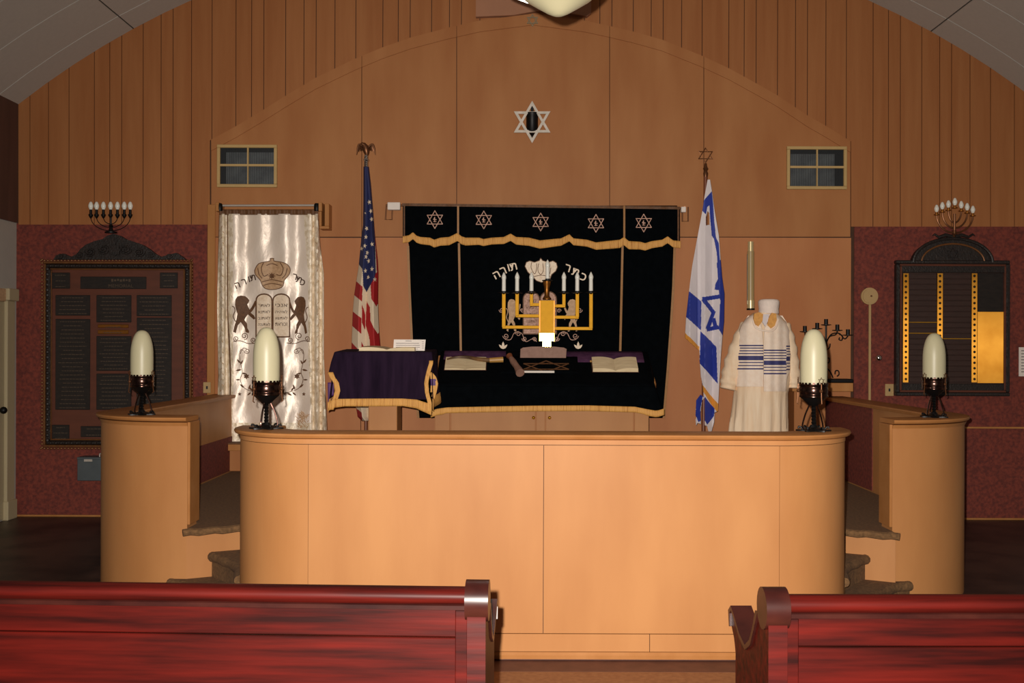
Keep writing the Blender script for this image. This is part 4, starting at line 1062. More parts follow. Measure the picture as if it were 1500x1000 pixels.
# American flag
du = 8.28
uf = thing('american_flag', (P(536, 560, du).x, du, PZT), 'american flag hanging furled on a pole with an eagle finial', 'flag')
UL = [(244, 532.5), (290, 532.5), (330, 532), (345, 530), (375, 527), (390, 525.5), (412, 522), (432, 519), (456, 517), (480, 516), (510, 515), (560, 516), (610, 524), (616, 530)]
UR = [(244, 540), (270, 543), (300, 545.5), (345, 549), (362, 551), (380, 553), (400, 554), (440, 553.5), (470, 554.5), (490, 555.5), (512, 557.5), (560, 558), (616, 552)]
wht, red, blu = 0, 1, 2
items = [(blu, [(500, 240), (560, 240), (560, 356), (549.5, 360), (550, 405), (548, 408), (543, 417), (537, 428), (532, 419), (531, 394), (525, 386), (500, 372)]),
         (red, [(547.5, 330), (552, 345), (556, 365), (556, 400), (552, 402), (550.5, 375), (549.5, 355)]),
         (red, [(550, 400), (556, 396), (555, 442), (551, 449), (544, 437), (543, 417), (548, 408)]),
         (red, [(510, 405), (522, 411.5), (531, 420), (530, 441.5), (519, 432), (510, 428)]),
         (red, [(510, 452), (517, 456), (529.5, 466), (529, 489), (516, 477), (510, 473)]),
         (red, [(510, 499), (516, 502), (526, 513), (527, 536), (510, 522)]),
         (red, [(510, 546), (527, 560), (527, 584), (510, 570)]), (red, [(515, 592), (530, 604), (531, 616), (515, 616)]),
         (red, [(530, 446), (532.5, 452), (535, 462), (534.5, 484), (530, 472)]),
         (red, [(529, 500), (532, 506), (535, 510), (535, 530), (529, 522)]),
         (red, [(537.5, 441), (542, 450), (543, 470), (548, 481), (552, 487), (560, 500), (560, 540), (551, 530), (542, 515), (542, 500), (540, 490), (535.5, 476), (536, 462)]),
         (red, [(553.5, 488), (556, 486), (560, 512), (556, 512)]),
         (red, [(531, 540), (545, 560), (552, 575), (560, 585), (560, 616), (540, 616), (541, 590), (531, 570)])]
for x, y in ((541, 296), (543.3, 309), (544.5, 321), (537, 334.5), (545, 357.5), (529.8, 364), (534.3, 360), (538, 370), (536, 376), (540, 382), (545, 394), (535, 396.5), (539.5, 406), (549, 409), (535, 312), (536, 347)):
    r_ = 3.8 if (x, y) != (535, 312) else 2.0
    sp5 = star_pts(x, y, r_, 5, 0.42, random.uniform(-0.5, 0.5)-PI/2); items.append((wht, [(x+(a-x)*0.75, b2) for a, b2 in sp5]))
def usurf(x, y):
    k = min(max((y-250)/180.0, 0.0), 1.0); xl, xr = lerp(UL, y), lerp(UR, y); t = (x-xl)/max(xr-xl, 1)
    return du-0.03-k*0.03+(0.012+0.055*k)*(abs(((t*1.75+0.10) % 1.0)-0.5)*2-0.5)+0.04*(2*t-1)**2
thicken(grid_cloth(244, 616, 520, 62, lambda y: lerp(UL, y), lambda y: lerp(UR, y), usurf, make_painter(items)).build('flag_cloth', ['flag_white', 'flag_red', 'flag_blue'], uf, 60), 0.003)
pt, pb = P(536.3, 240, du), Vector((P(536.3, 560, du).x, du, PZT+0.09))
MB().tube([pb, pt], 0.014, 12).build('pole', 'polewood', uf, 40)
MB().lathe([(0.15, 0), (0.15, 0.015), (0.13, 0.03), (0.05, 0.05), (0.03, 0.10), (0.022, 0.14)], (pb.x, du, PZT), 28).build('base', 'brass_dull', uf, 40)
fin = MB().lathe([(0.018, 0.0), (0.018, 0.05), (0.024, 0.055), (0.024, 0.065), (0.016, 0.075), (0.018, 0.09), (0.012, 0.10)], tuple(P(536.3, 245, du)), 14).build('ferrule', 'chrome', uf, 40)
e = P(536, 222, du)
eg = MB().tube([e+Vector((0.008, 0, -0.03)), e+Vector((0.004, 0, 0.0)), e+Vector((-0.004, 0, 0.035)), e+Vector((-0.018, -0.01, 0.058)), e+Vector((-0.03, -0.02, 0.062))], [0.014, 0.026, 0.028, 0.018, 0.010], 10)
eg.tube([e+Vector((-0.028, -0.02, 0.064)), e+Vector((-0.044, -0.025, 0.052))], [0.009, 0.002], 8)
eg = eg.build('eagle', 'bronze', uf, True)
for s_ in (-1, 1):
    for k in range(4):
        a = e+Vector((s_*0.015, 0.005*k, 0.03)); tip = e+Vector((s_*(0.066+0.010*(3-k)/3-0.012*k), 0.008*k, -0.006+0.006*k-0.02*(k == 0)))
        mid = e+Vector((s_*(0.055-0.008*k), 0.006*k, 0.058-0.008*k))
        MB().tube(catmull([tuple(a), tuple(mid), tuple(tip)], 5), [0.009]*8+[0.006, 0.004, 0.002], 6).build('wing_feather', 'bronze', eg, True)
# Israeli flag
dI = 8.25
isf = thing('israeli_flag', (P(1030, 560, dI).x, dI, PZT), 'israeli flag hanging folded on a pole with a star finial', 'flag')
IL = [(263, 1036.5), (285, 1032.5), (308, 1029), (340, 1023), (390, 1014), (425, 1009.5), (465, 1005), (492, 1003.5), (512, 1003.5), (600, 1018), (625, 1020)]
IR = [(263, 1040), (285, 1043.5), (310, 1047), (345, 1053), (380, 1055.5), (405, 1057.5), (430, 1061), (470, 1060.5), (490, 1058.5), (520, 1056), (560, 1053.5), (602, 1051.5), (625, 1050)]
W0, B0, G0 = 0, 1, 2
big = 1070
items = [(B0, [(1026, 306), (1032, 292), (1042.5, 280), (1043, 290), (1040, 300), (1036, 303), (1034, 314)]),
         (B0, [(1038.5, 291), (1042.5, 280), (1045, 300), (1046.5, 325), (1049, 348), (1053, 356), (1055, 385), (1052, 398), (1050, 370), (1046, 350), (1042.5, 345), (1040, 318)]),
         (B0, [(1050, 385), (1056, 380), (1058, 403), (1062, 428), (1062, 470), (1058.5, 492), (1053, 482), (1055, 440), (1053, 425), (1047, 424), (1048, 416), (1052, 408)]),
         (B0, [(1000, 422), (1010, 427), (1027.5, 441.5), (1027, 484), (1004, 463), (1000, 460)]),
         (B0, [(1026, 484.5), (1049.5, 508), (1051.5, 562), (1025, 532)])]
for a, b2 in (((1029, 438), (1056, 434)), ((1030, 438), (1045.5, 458)), ((1046, 455), (1036, 482)), ((1035, 482.5), (1053, 479)), ((1045, 466), (1049, 481))):
    items.append((B0, seg_quad(a, b2, 6.0)))
items += [(G0, [(1000, 485), (1003.5, 487), (1024.5, 508), (1024.5, 516), (1000, 497)]), (G0, [(1029, 563), (1040, 578), (1052, 591), (1052, 605), (1040, 590), (1030, 573)]),
          (None, [(990, 495), (1003, 494), (1024.8, 514), (1025, 532), (1026.5, 550), (1029, 562), (1030, 572), (1031.5, 582), (1026, 580), (1021, 586), (1019, 600), (1020, 612), (1010, 640), (985, 640)]),
          (B0, [(1020, 586), (1026, 578), (1029.5, 580), (1026, 600), (1027, 616), (1023, 618), (1019, 608)]),
          (None, [(1028.5, 586), (1032.5, 582), (1032.5, 640), (1027, 640), (1026, 604)]),
          (B0, [(1032.5, 581), (1040, 591), (1047, 598), (1046, 610), (1036, 622), (1032.5, 616)]),
          (W0, [(1035, 623), (1046, 609), (1046, 616), (1042, 632), (1036, 630)]),
          (None, [(1046.5, 604), (1062, 598), (1062, 640), (1040, 640), (1046, 618)]),
          (None, [(1022, 619), (1036, 624), (1040, 640), (1010, 640)]),
          (None, [(1034, 318), (1036.5, 309), (1039, 312), (1039.5, 329), (1034, 330)])]
def isurf(x, y):
    k = min(max((y-265)/200.0, 0.0), 1.0); f_ = (x-1026)/11.0
    lay = -0.03 if (x < 1026 and y < 520) else 0.0
    return dI-0.035-0.02*k+(0.01+0.045*k)*(abs(((f_*0.5+0.2) % 1.0)-0.5)*2-0.5)+lay*k*min(1, (1026-x)/6.0 if x < 1026 else 0)
thicken(grid_cloth(263, 634, 560, 84, lambda y: lerp(IL, y), lambda y: lerp(IR, y), isurf, make_painter(items)).build('flag_cloth', ['isr_white', 'isr_blue', 'orange_fringe'], isf, 60), 0.003)
ptop, pbot = P(1033.5, 258, dI), Vector((P(1030.5, 600, dI).x, dI+0.01, PZT+0.09))
MB().tube([pbot, ptop], 0.016, 12).build('pole', 'polewood', isf, 40)
MB().lathe([(0.15, 0), (0.15, 0.015), (0.13, 0.03), (0.05, 0.05), (0.03, 0.10), (0.022, 0.14)], (pbot.x, dI+0.01, PZT), 28).build('base', 'brass_dull', isf, 40)
MB().lathe([(0.016, 0.0), (0.02, 0.03), (0.012, 0.05), (0.022, 0.065), (0.012, 0.085), (0.008, 0.11)], tuple(P(1033.5, 259, dI)), 14).build('ferrule', 'bronze', isf, 40)
b = MB()
for rot in (-PI/2, PI/2):
    t = [P(1033.3+11.5*math.cos(rot+2*PI*i/3), 227+10.5*math.sin(rot+2*PI*i/3), dI) for i in range(3)]; b.tube(t, 0.006, 6, closed=True)
b.build('star_finial', 'bronze', isf)

# ================================================================== LECTERN
dl = 7.0
lx = P(562, 600, dl).x
lec = thing('lectern', (lx, dl+0.2, PZT), 'wooden pedestal lectern under a purple velvet cover with gold fringe', 'lectern')
x0, x1 = PX(540, dl+0.1), PX(582, dl+0.1)
MB().box(x0, x1, dl+0.1, dl+0.36, PZT+0.05, 1.36, 0.004).build('pedestal', 'birch', lec)
MB().box(x0-0.004, x1+0.004, dl+0.09, dl+0.1, PZT+0.18, PZT+0.2).build('pedestal_rail', 'birch_end', lec)
MB().box(x0-0.08, x1+0.08, dl+0.02, dl+0.44, PZT, PZT+0.05, 0.006).build('foot', 'birch', lec)
tx0, tx1 = PX(491, dl), PX(632, dl)
zf, zb = PZ(516.5, dl), PZ(512.5, dl+0.46)
MB().prism_yz([(dl+0.01, zf-0.03), (dl+0.01, zf-0.006), (dl+0.46, zb-0.006), (dl+0.46, zb-0.03)], tx0+0.01, tx1-0.01).build('desk_top', 'birch', lec)
LL = [(515, 490), (530, 485), (545, 481.5), (552, 484), (560, 490), (572, 492), (583, 489), (590, 485), (607, 480)]
LR = [(515, 632), (530, 634.5), (545, 630), (560, 627), (575, 628), (590, 632), (607, 632)]
def lsurf(x, y):
    k = min(max((y-517)/70.0, 0), 1); t = (x-485)/148
    return dl-0.004-0.03*k*(0.6+0.4*math.sin(t*2*PI*2.4))-0.02*k*(2*t-1)**2
cov = MB(); ns = 40
top = [(tx0, dl-0.002, zf), (tx1, dl-0.002, zf), (tx1, dl+0.47, zb), (tx0, dl+0.47, zb)]
cov._add(top, [(0, 1, 2, 3)])
cv = thicken(cov.build('cover_top', 'velvet_purple', lec), 0.006)
fc = thicken(grid_cloth(515.5, 585, 30, 50, lambda y: lerp(LL, y)+(4 if y > 546 else 0), lambda y: lerp(LR, y)-(4 if y > 528 else 0), lsurf).build('cover_front', 'velvet_purple', lec, 80), 0.005)
BOT = [(478, 603), (490, 597), (505, 595), (540, 595), (590, 594.5), (610, 598), (632, 608)]
TOPF = [(478, 590), (490, 584), (540, 583.5), (590, 583.5), (610, 585), (632, 592)]
fr = MB(); rows = []
for i in range(5):
    rows.append([fr.bm.verts.new(P(x, lerp(TOPF, x)+(lerp(BOT, x)-lerp(TOPF, x))*i/4, lsurf(x, 585)-0.006-0.003*(j % 3 == 0))) for j, x in enumerate([480+152*j/140 for j in range(141)])])
for i in range(4):
    for j in range(140): fr.bm.faces.new((rows[i][j], rows[i][j+1], rows[i+1][j+1], rows[i+1][j]))
thicken(fr.build('fringe', 'gold_fringe', fc, 80), 0.005)
thicken(grid_cloth(545, 600, 14, 4, lambda y: lerp(LL, y)-1.5, lambda y: lerp(LL, y)+6.5, lambda x, y: lsurf(x, y)-0.006).build('side_fringe', 'gold_fringe', fc, 80), 0.005)
thicken(grid_cloth(528, 604, 18, 4, lambda y: lerp(LR, y)-5.5, lambda y: lerp(LR, y)+0.5, lambda x, y: lsurf(x, y)-0.006).build('side_fringe', 'gold_fringe', fc, 80), 0.005)
# side drapes
for sgn, X, nm in ((-1, tx0, 0), (1, tx1, 1)):
    b = MB(); rows = []; nv, nu = 10, 12
    for i in range(nv+1):
        v = i/nv; r_ = []
        for j in range(nu+1):
            u = j/nu; bulge = 0.05*v*(0.55+0.45*math.cos(u*2*PI*1.3+(0 if sgn < 0 else 2.2)))
            r_.append(b.bm.verts.new((X+sgn*bulge, dl+0.01+0.45*u, zf+(zb-zf)*u-0.40*v*(1-0.2*u))))
        rows.append(r_)
    for i in range(nv):
        for j in range(nu):
            f_ = b.bm.faces.new((rows[i][j], rows[i][j+1], rows[i+1][j+1], rows[i+1][j])); f_.material_index = 1 if i >= nv-2 else 0
    thicken(b.build('cover_side', ['velvet_purple', 'gold_fringe'], lec, 80), 0.005)
c = P(635, 560, dl+0.05)
thicken(grid_cloth(545, 584, 12, 6, lambda y: 629+2*math.sin((y-545)/12), lambda y: lerp([(545, 633), (552, 639), (562, 642), (572, 640), (584, 637)], y), lambda x, y: dl+0.04, lambda x, y: 1 if 556 < y < 565 and 631 < x < 638 else (None if y > 575 and x < 633 else 0)).build('cover_fold', ['gold_fringe', 'purple_lining'], lec, 60), 0.004)
thicken(grid_cloth(560, 592, 10, 5, lambda y: 480+0.02*(y-560), lambda y: 489, lambda x, y: dl+0.05, lambda x, y: None if y > 580 and x > 486 else 0).build('cover_lining', 'purple_lining', lec, 60), 0.004)
# open book and card on the lectern
def open_book(name, cx, yc, w_, dep, zfun, label, grp, th=0.022, m='page'):
    """open book lying on a (sloping) surface; zfun(y) height of that surface; cx centre, yc front edge"""
    o = thing(name, (cx, yc+dep/2, zfun(yc+dep/2)), label, 'book', grp)
    hw = w_/2
    cvb = MB(); 
    cvb._add([(cx-hw-0.006, yc-0.004, zfun(yc)+0.002), (cx+hw+0.006, yc-0.004, zfun(yc)+0.002), (cx+hw+0.006, yc+dep, zfun(yc+dep)+0.002), (cx-hw-0.006, yc+dep, zfun(yc+dep)+0.002)], [(0, 1, 2, 3)])
    thicken(cvb.build('cover', 'book_cover', o), 0.003)
    for s_ in (-1, 1):
        b = MB(); vs = []; n_ = 8
        for j in range(n_+1):
            t = j/n_; zz = th*(0.25+0.85*math.sin(PI*min(t*0.62+0.02, 1.0))**0.7)*(1-0.18*t)
            if j == 0: zz = th*0.3
            for y in (yc, yc+dep-0.004):
                vs.append((cx+s_*t*hw, y, zfun(y)+0.004)); vs.append((cx+s_*t*hw, y, zfun(y)+0.004+zz))
        fs = []
        for j in range(n_):
            a = j*4; c_ = a+4
            fs += [(a+1, c_+1, c_+3, a+3), (a, a+2, c_+2, c_), (a, c_, c_+1, a+1), (a+2, a+3, c_+3, c_+2)]
        fs += [(0, 1, 3, 2), (n_*4, n_*4+2, n_*4+3, n_*4+1)]
        b._add(vs, fs); b.build('page_block', m, o, 50)
    return o
zl = lambda y: zf+(zb-zf)*(y-dl)/0.46+0.004
open_book('open_book', P(568, 513, dl+0.1).x, dl+0.05, 82/F*dl, 0.28, zl, 'open book lying flat on the purple covered lectern', None, 0.026)
cdp = thing('text_card', tuple(P(600, 513, dl+0.12)), 'white printed card propped up on the lectern book', 'card')
MB().pprism([(576, 513.0), (622, 513.6), (623.5, 497.3), (577, 497)], dl+0.12, dl+0.123).build('card', 'paper', cdp)
b = MB()
for y, x0_, x1_ in ((499.2, 594, 603), (502.6, 580, 614), (505.6, 580, 615), (508.4, 580, 615), (511, 582, 612)):
    b.pbox(x0_, x1_, y-0.35, y+0.35, dl+0.1185, dl+0.12)
for y in (500.5, 503.5, 506.5, 509.5): b.pbox(618, 621, y-0.3, y+0.3, dl+0.1185, dl+0.12)
tag(b.build('printed_lines', 'paper_ink', cdp), kind='stuff')
sup = P(600, 513, dl+0.12)
MB().tube([(sup.x, dl+0.125, sup.z+0.06), (sup.x, dl+0.20, zl(dl+0.20)+0.026)], 0.003, 6).build('prop', 'paper', cdp)

# ================================================================== ARK TABLE
tf, tm, tbk = 7.65, 8.10, 8.40
zF, zM = PZ(566, tf), PZ(515.5, tm)
TX0, TX1 = -0.606, 1.020
tab = thing('ark_table', (0.2, 8.0, PZT), 'wide wooden cabinet table with sloping top under black velvet cloth', 'table')
cx0, cx1 = PX(637, 7.74), PX(951, 7.74)
MB().prism_yz([(7.75, PZT), (7.75, zF-0.02), (tm, zM-0.03), (tbk, zM-0.03), (tbk, PZT)], cx0, cx1).build('body', 'ply', tab)
zd0, zd1 = PZT+0.06, PZ(604, 7.74)
for a, b2, kx in ((661, 784.5, 781.5), (800, 928, 805)):
    dz = MB().box(PX(a, 7.74), PX(b2, 7.74), 7.735, 7.75, zd0, zd1+0.08, 0.002).build('door', 'birch', tab)
    k = P(kx, 611.5, 7.72); MB().ball((k.x, 7.715, k.z), 0.013, n=12).tube([(k.x, 7.735, k.z), (k.x, 7.715, k.z)], 0.006, 8).build('knob', 'brass', dz, True)
MB().box(PX(786, 7.74), PX(798.5, 7.74), 7.738, 7.75, PZT, zd1+0.08, 0.002).build('centre_stile', 'birch', tab)
for a, b2 in ((637.5, 659), (930, 950.5)): MB().box(PX(a, 7.74), PX(b2, 7.74), 7.738, 7.75, PZT, zd1+0.08, 0.002).build('side_stile', 'birch', tab)
def ztop(y):
    if y >= tm: return zM
    return zF+(zM-zF)*(y-tf)/(tm-tf)
cl = thing('altar_cloth', (0.2, 7.9, zF-0.2), 'black velvet cloth with tan border draped over the ark table', 'cloth')
b = MB(); nyc = 12; nxc = 24; rows = []
ysq = [tf+(tm-tf)*i/nyc for i in range(nyc+1)] + [tbk]
for y in ysq: rows.append([b.bm.verts.new((TX0+(TX1-TX0)*j/nxc, y, ztop(y)+0.003)) for j in range(nxc+1)])
for i in range(len(rows)-1):
    for j in range(nxc): b.bm.faces.new((rows[i][j], rows[i][j+1], rows[i+1][j+1], rows[i+1][j]))
top_o = thicken(b.build('cloth_top', 'velvet_black', cl, 80), 0.005)
TBOT = [(630, 603), (640, 599), (655, 597), (700, 596), (780, 594.5), (860, 594), (930, 596), (950, 600), (962, 602), (975, 598)]
def tsurf(x, y):
    k = min(max((y-566)/35, 0), 1); return tf-0.005-0.02*k-0.008*k*math.sin(x*0.06)
b = MB(); rows = []
for i in range(9): rows.append([b.bm.verts.new(P(x_, 565+(lerp(TBOT, x_)-565)*i/8, tsurf(x_, 565+(lerp(TBOT, x_)-565)*i/8))) for x_ in [(640-8*i/8)+((959+12*i/8)-(640-8*i/8))*j/60 for j in range(61)]])
for i in range(8):
    for j in range(60): b.bm.faces.new((rows[i][j], rows[i][j+1], rows[i+1][j+1], rows[i+1][j]))
thicken(b.build('cloth_front', 'velvet_black', cl, 80), 0.005)
b = MB(); rows = []
for i in range(4): rows.append([b.bm.verts.new(P(x_, lerp(TBOT, x_)-0.5+i*(8.3 if 650 < x_ < 945 else 9.5)/3, tsurf(x_, 600)-0.004)) for x_ in [631+342*j/80 for j in range(81)]])
for i in range(3):
    for j in range(80): b.bm.faces.new((rows[i][j], rows[i][j+1], rows[i+1][j+1], rows[i+1][j]))
thicken(b.build('border_band', 'gold_fringe', cl, 80), 0.004)
for sgn, X in ((-1, TX0), (1, TX1)):
    b = MB(); rows = []; nv, nu = 8, 14
    for i in range(nv+1):
        v = i/nv; r_ = []
        for j in range(nu+1):
            y = tf-0.01*v+(tbk-tf)*j/nu; r_.append(b.bm.verts.new((X+sgn*(0.045*v+0.015*v*math.sin(j*1.1)), y, ztop(max(y, tf))+0.003-v*(0.20 if True else 0))))
        rows.append(r_)
    for i in range(nv):
        for j in range(nu):
            f_ = b.bm.faces.new((rows[i][j], rows[i][j+1], rows[i+1][j+1], rows[i+1][j])); f_.material_index = 1 if i >= nv-2 else 0
    thicken(b.build('cloth_side', ['velvet_black', 'gold_fringe'], cl, 80), 0.005)
def on_slope(name, m, parent, px0, px1, y0, y1, lift=0.006, th=0.004, skew=0.0):
    xa = (px0-XV)/F*8.0; xb2 = (px1-XV)/F*8.0; b = MB()
    n_ = 6; rows = []
    for i in range(n_+1):
        y = y0+(y1-y0)*i/n_; rows.append([b.bm.verts.new((xa+(xb2-xa)*j/6, y, ztop(y)+lift)) for j in range(7)])
    for i in range(n_):
        for j in range(6): b.bm.faces.new((rows[i][j], rows[i][j+1], rows[i+1][j+1], rows[i+1][j]))
    return thicken(b.build(name, m, parent, 60), th)
pc = thing('purple_runner', (0.2, 8.05, ztop(8.05)), 'purple velvet runner across the upper edge of the ark table', 'cloth')
on_slope('runner_left', 'runner_purple', pc, 650, 741, 7.985, 8.22); on_slope('runner_right', 'runner_purple', pc, 830, 943, 7.955, 8.22)
mtc = thing('embroidered_mat', (0.22, 7.95, ztop(7.9)), 'black mat embroidered with a flat six pointed star on the ark table', 'mat')
on_slope('mat', 'velvet_black', mtc, 735, 846, 7.80, 8.02, 0.010)
def slope_d(px, py):           # depth of the sloping table top seen at a pixel
    k = (zM-zF)/(tm-tf); s_ = (YH-py)/F
    return (zF-k*tf+0.013-H)/(s_-k)
stt = []
for rot in (0, PI):
    t = [(800+38*math.sin(rot+2*PI*i/3), 536.5-8.2*math.cos(rot+2*PI*i/3)) for i in range(3)]; stt.append((t+[t[0]], 1.5))
decal('star_embroidery', 'emb_brown', mtc, slope_d, [], stt, 0.002)
# things on the table
k_ = lambda y: ztop(y)+0.004
open_book('open_book', P(681, 545, 7.8).x, 7.835, 60/F*7.85, 0.155, lambda y: ztop(y)+0.009, 'flat open book at the left end of the ark table', 'open books on the ark table', 0.014)
open_book('open_book', P(902, 548, 7.8).x, 7.815, 66/F*7.85, 0.155, lambda y: ztop(y)+0.009, 'thicker open book at the right end of the ark table', 'open books on the ark table', 0.032)
dp = 8.0; c = P(796, 526, dp)
pts = [(762, 527), (829, 526.5), (830, 511), (826, 509), (812, 507.5), (779, 507.5), (766, 509), (762.5, 511)]
sb = MB().pprism(pts, dp, dp+0.09)
for v in sb.bm.verts: v.co.z = max(v.co.z, ztop(v.co.y)+0.013)
tag(sb.build('stone_block', 'stone'), 'pinkish block with curved top on the ark table before the gold menorah', 'block')
y_ = 7.80
tag(MB().box(PX(761.5, y_), PX(812.5, y_), y_, y_+0.02, ztop(y_)+0.012, ztop(y_+0.02)+0.020, 0.003).build('torah_pointer', 'silver'), 'thin silver rod lying in front of the embroidered star', 'pointer')
sh = thing('shofar', tuple(P(700, 528, 7.97)), 'dark curved ram horn with a pale mouth end on the ark table', 'horn')
pts = [P(x, y, slope_d(x, y)-0.044) for x, y in catmull([(655, 526), (668, 523), (685, 523), (700, 526), (718, 527.5)], 5)]
MB().tube(pts, [0.006+0.013*i/(len(pts)-1) for i in range(len(pts))], 10).build('horn', 'shofar', sh, True)
pts = [P(x, y, slope_d(x, y)-0.045) for x, y in ((717, 527.5), (727, 527), (737, 526.5))]
MB().tube(pts, [0.0195, 0.021, 0.0225], 12).build('horn_bell', 'shofar_tip', sh, 40)
kd = P(755, 535, slope_d(755, 535)-0.02)
gv = thing('wooden_cup', tuple(kd), 'small brown wooden cup lying on its side by the block', 'cup')
MB().tube([P(x, y, slope_d(x, y)-0.058) for x, y in ((749, 525), (752, 530), (757, 537), (760, 542), (762, 546))], [0.020, 0.026, 0.024, 0.030, 0.034], 14).build('cup', 'stone', gv, 40)
pm = P(762, 546, slope_d(762, 546)-0.022)
MB().tube([P(746, 521, slope_d(746, 521)-0.058), P(749, 525.5, slope_d(749, 525.5)-0.058)], [0.026, 0.014], 14).build('cup_foot', 'polewood', gv, 40)
for i, (x, y) in enumerate(((865.5, 529), (882, 532.5))):
    p = P(x, y, slope_d(x, y)-0.018); tag(MB().ball(p, 0.009, n=10).build('bead', 'shofar_tip' if i == 0 else 'bulb_white', None, True), ['small amber bead on the purple runner of the ark table', 'small white bead just behind the right open book'][i], 'bead')

# gold menorah
dmn = 8.20; zbm = zM+0.006
men = thing('gold_menorah', (P(801, 510, dmn).x, dmn, zbm), 'polished gold seven branched menorah with square arms and white electric candles', 'menorah')
def bar(name, pts, hw, m='brass_satin', par=men):
    return MB().sqtube([P(x, y, dmn) for x, y in pts], hw).build(name, m, par)
c = P(801, 500, dmn); hwb = 9.5/F*dmn
MB().box(c.x-0.036, c.x+0.036, dmn-0.036, dmn+0.036, zbm, P(801, 500, dmn).z, 0.003).build('base', 'brass', men)
MB().box(c.x-0.062, c.x+0.062, dmn-0.062, dmn+0.062, P(801, 500, dmn).z, P(801, 487.5, dmn).z, 0.003).build('collar', 'brass', men)
MB().box(c.x-0.052, c.x+0.052, dmn-0.052, dmn+0.052, P(801, 487.5, dmn).z, P(801, 440, dmn).z, 0.002).build('column', 'brass_satin', men)
for s_ in (-1, 1):
    MB().box(c.x+s_*0.050-0.014*(s_ < 0), c.x+s_*0.050+0.014*(s_ > 0), dmn-0.03, dmn+0.03, P(801, 487, dmn).z, P(801, 440, dmn).z, 0.002).build('side_plate', 'brass_dull', men)
MB().lathe([(0.034, 0.0), (0.034, 0.01), (0.026, 0.02), (0.02, 0.03), (0.02, 0.09), (0.03, 0.12), (0.034, 0.145)], tuple(P(801, 438.5, dmn)), 16).build('central_stem', 'brass_dull', men, 40)
arms = [(738, 865.5, 479, 481), (757.5, 845.5, 462.5, 464.5), (778.5, 826, 446, 448)]
cand = []
for xl_, xr_, yl, yr in arms:
    for xo, yy, xi in ((xl_, yl, 793), (xr_, yr, 809)):
        bar('arm', [(xo, yy), (xi, yy)], 0.0125); bar('upright', [(xo, yy-2.4), (xo, 430)], 0.0145 if abs(xo-801) > 30 else 0.0135)
        cand.append((xo, 429))
cand.append((802, 411))
for x, y in cand:
    p = P(x, y, dmn)
    MB().lathe([(0.014, -0.012), (0.020, -0.004), (0.044, 0.0), (0.044, 0.005), (0.018, 0.009), (0.018, 0.016)], tuple(p), 18).build('drip_tray', 'iron', men, 40)
    cdl = MB().lathe([(0.0165, 0.008), (0.0155, 0.11)], tuple(p), 14).build('candle', 'candle', men, 40)
    MB().lathe([(0.0155, 0.108), (0.019, 0.12), (0.018, 0.135), (0.008, 0.158), (0.0, 0.172)], tuple(p), 14).build('bulb', 'bulb_white', cdl, True)

men.rotation_euler = (0, 0, math.radians(-1.7))

# ================================================================== ROBE ON A STAND
drb = 8.25
rb = thing('robe_on_stand', (P(1112, 630, drb).x, drb, PZT), 'white robe displayed on a stand with striped prayer shawl and white cap', 'robe')
RL = [(458, 1104), (466, 1094), (474, 1086), (484, 1082), (520, 1079), (560, 1077), (576, 1075), (632, 1069), (680, 1067)]
RR = [(458, 1136), (466, 1146), (474, 1153), (484, 1157), (520, 1160), (560, 1158), (576, 1153), (632, 1152), (680, 1153)]
def body_d(x, y, off=0.0):
    a, b2 = lerp(RL, y), lerp(RR, y); t = max(-1, min(1, (2*x-a-b2)/(b2-a)))
    return drb-(0.13+0.03*min(1, max(0, (y-458)/60)))*math.sqrt(max(1-t*t, 0.0))-off
b = MB(); nr, na = 60, 64
for i in range(nr+1):
    y = 458+(680-458)*i/nr; a, b2 = lerp(RL, y), lerp(RR, y)
    for j in range(na):
        an = 2*PI*j/na; fo = 0.0 if y < 560 else min(1, (y-560)/60)*0.012*math.sin(j*2*PI/na*15+0.02*y)
        x = (a+b2)/2+(b2-a)/2*math.cos(an); dep = drb-(0.13+0.03*min(1, (y-458)/60)+fo)*math.sin(an)
        v = P(x, y, drb); b.bm.verts.new((v.x*1.0+fo*math.cos(an), dep, max(v.z, PZT+0.004)))
b.bm.verts.ensure_lookup_table()
for i in range(nr):
    for j in range(na): b.bm.faces.new((b.bm.verts[i*na+j], b.bm.verts[i*na+(j+1) % na], b.bm.verts[(i+1)*na+(j+1) % na], b.bm.verts[(i+1)*na+j]))
b.bm.faces.new([b.bm.verts[j] for j in range(na)])
b.build('gown', 'robe', rb, 60)
for path, rads in (([(1094, 474), (1084, 500), (1075, 530), (1069, 556), (1066, 570)], [0.045, 0.065, 0.075, 0.075, 0.06]), ([(1148, 474), (1154, 500), (1159, 530), (1161, 556), (1161, 568)], [0.045, 0.06, 0.06, 0.065, 0.05])):
    pts = catmull([tuple(P(x, y, drb-0.02)) for x, y in path], 6)
    rr = [lerp([(k*6, r) for k, r in enumerate(rads)], i)*(1+0.10*math.sin(i*1.7)) for i in range(len(pts))]
    MB().tube(pts, rr, 16).build('sleeve', 'robe', rb, 60)
def stripes(y0, y1):
    ys = [(0.0, 0.05), (0.11, 0.15), (0.22, 0.26), (0.34, 0.38), (0.45, 0.62), (0.70, 0.74), (0.82, 0.86), (0.95, 1.0)]
    def f(x, y):
        t = (y-y0)/(y1-y0)
        return 1 if any(a <= t <= b2 for a, b2 in ys) else 0
    return f
TLl = [(462, 1096), (476, 1086), (490, 1081), (566, 1078)]; TLr = [(462, 1110), (480, 1116), (500, 1118), (566, 1118.5)]
tsurfL = lambda x, y: body_d(x, y, 0.022)+0.004*math.sin(x*0.4)
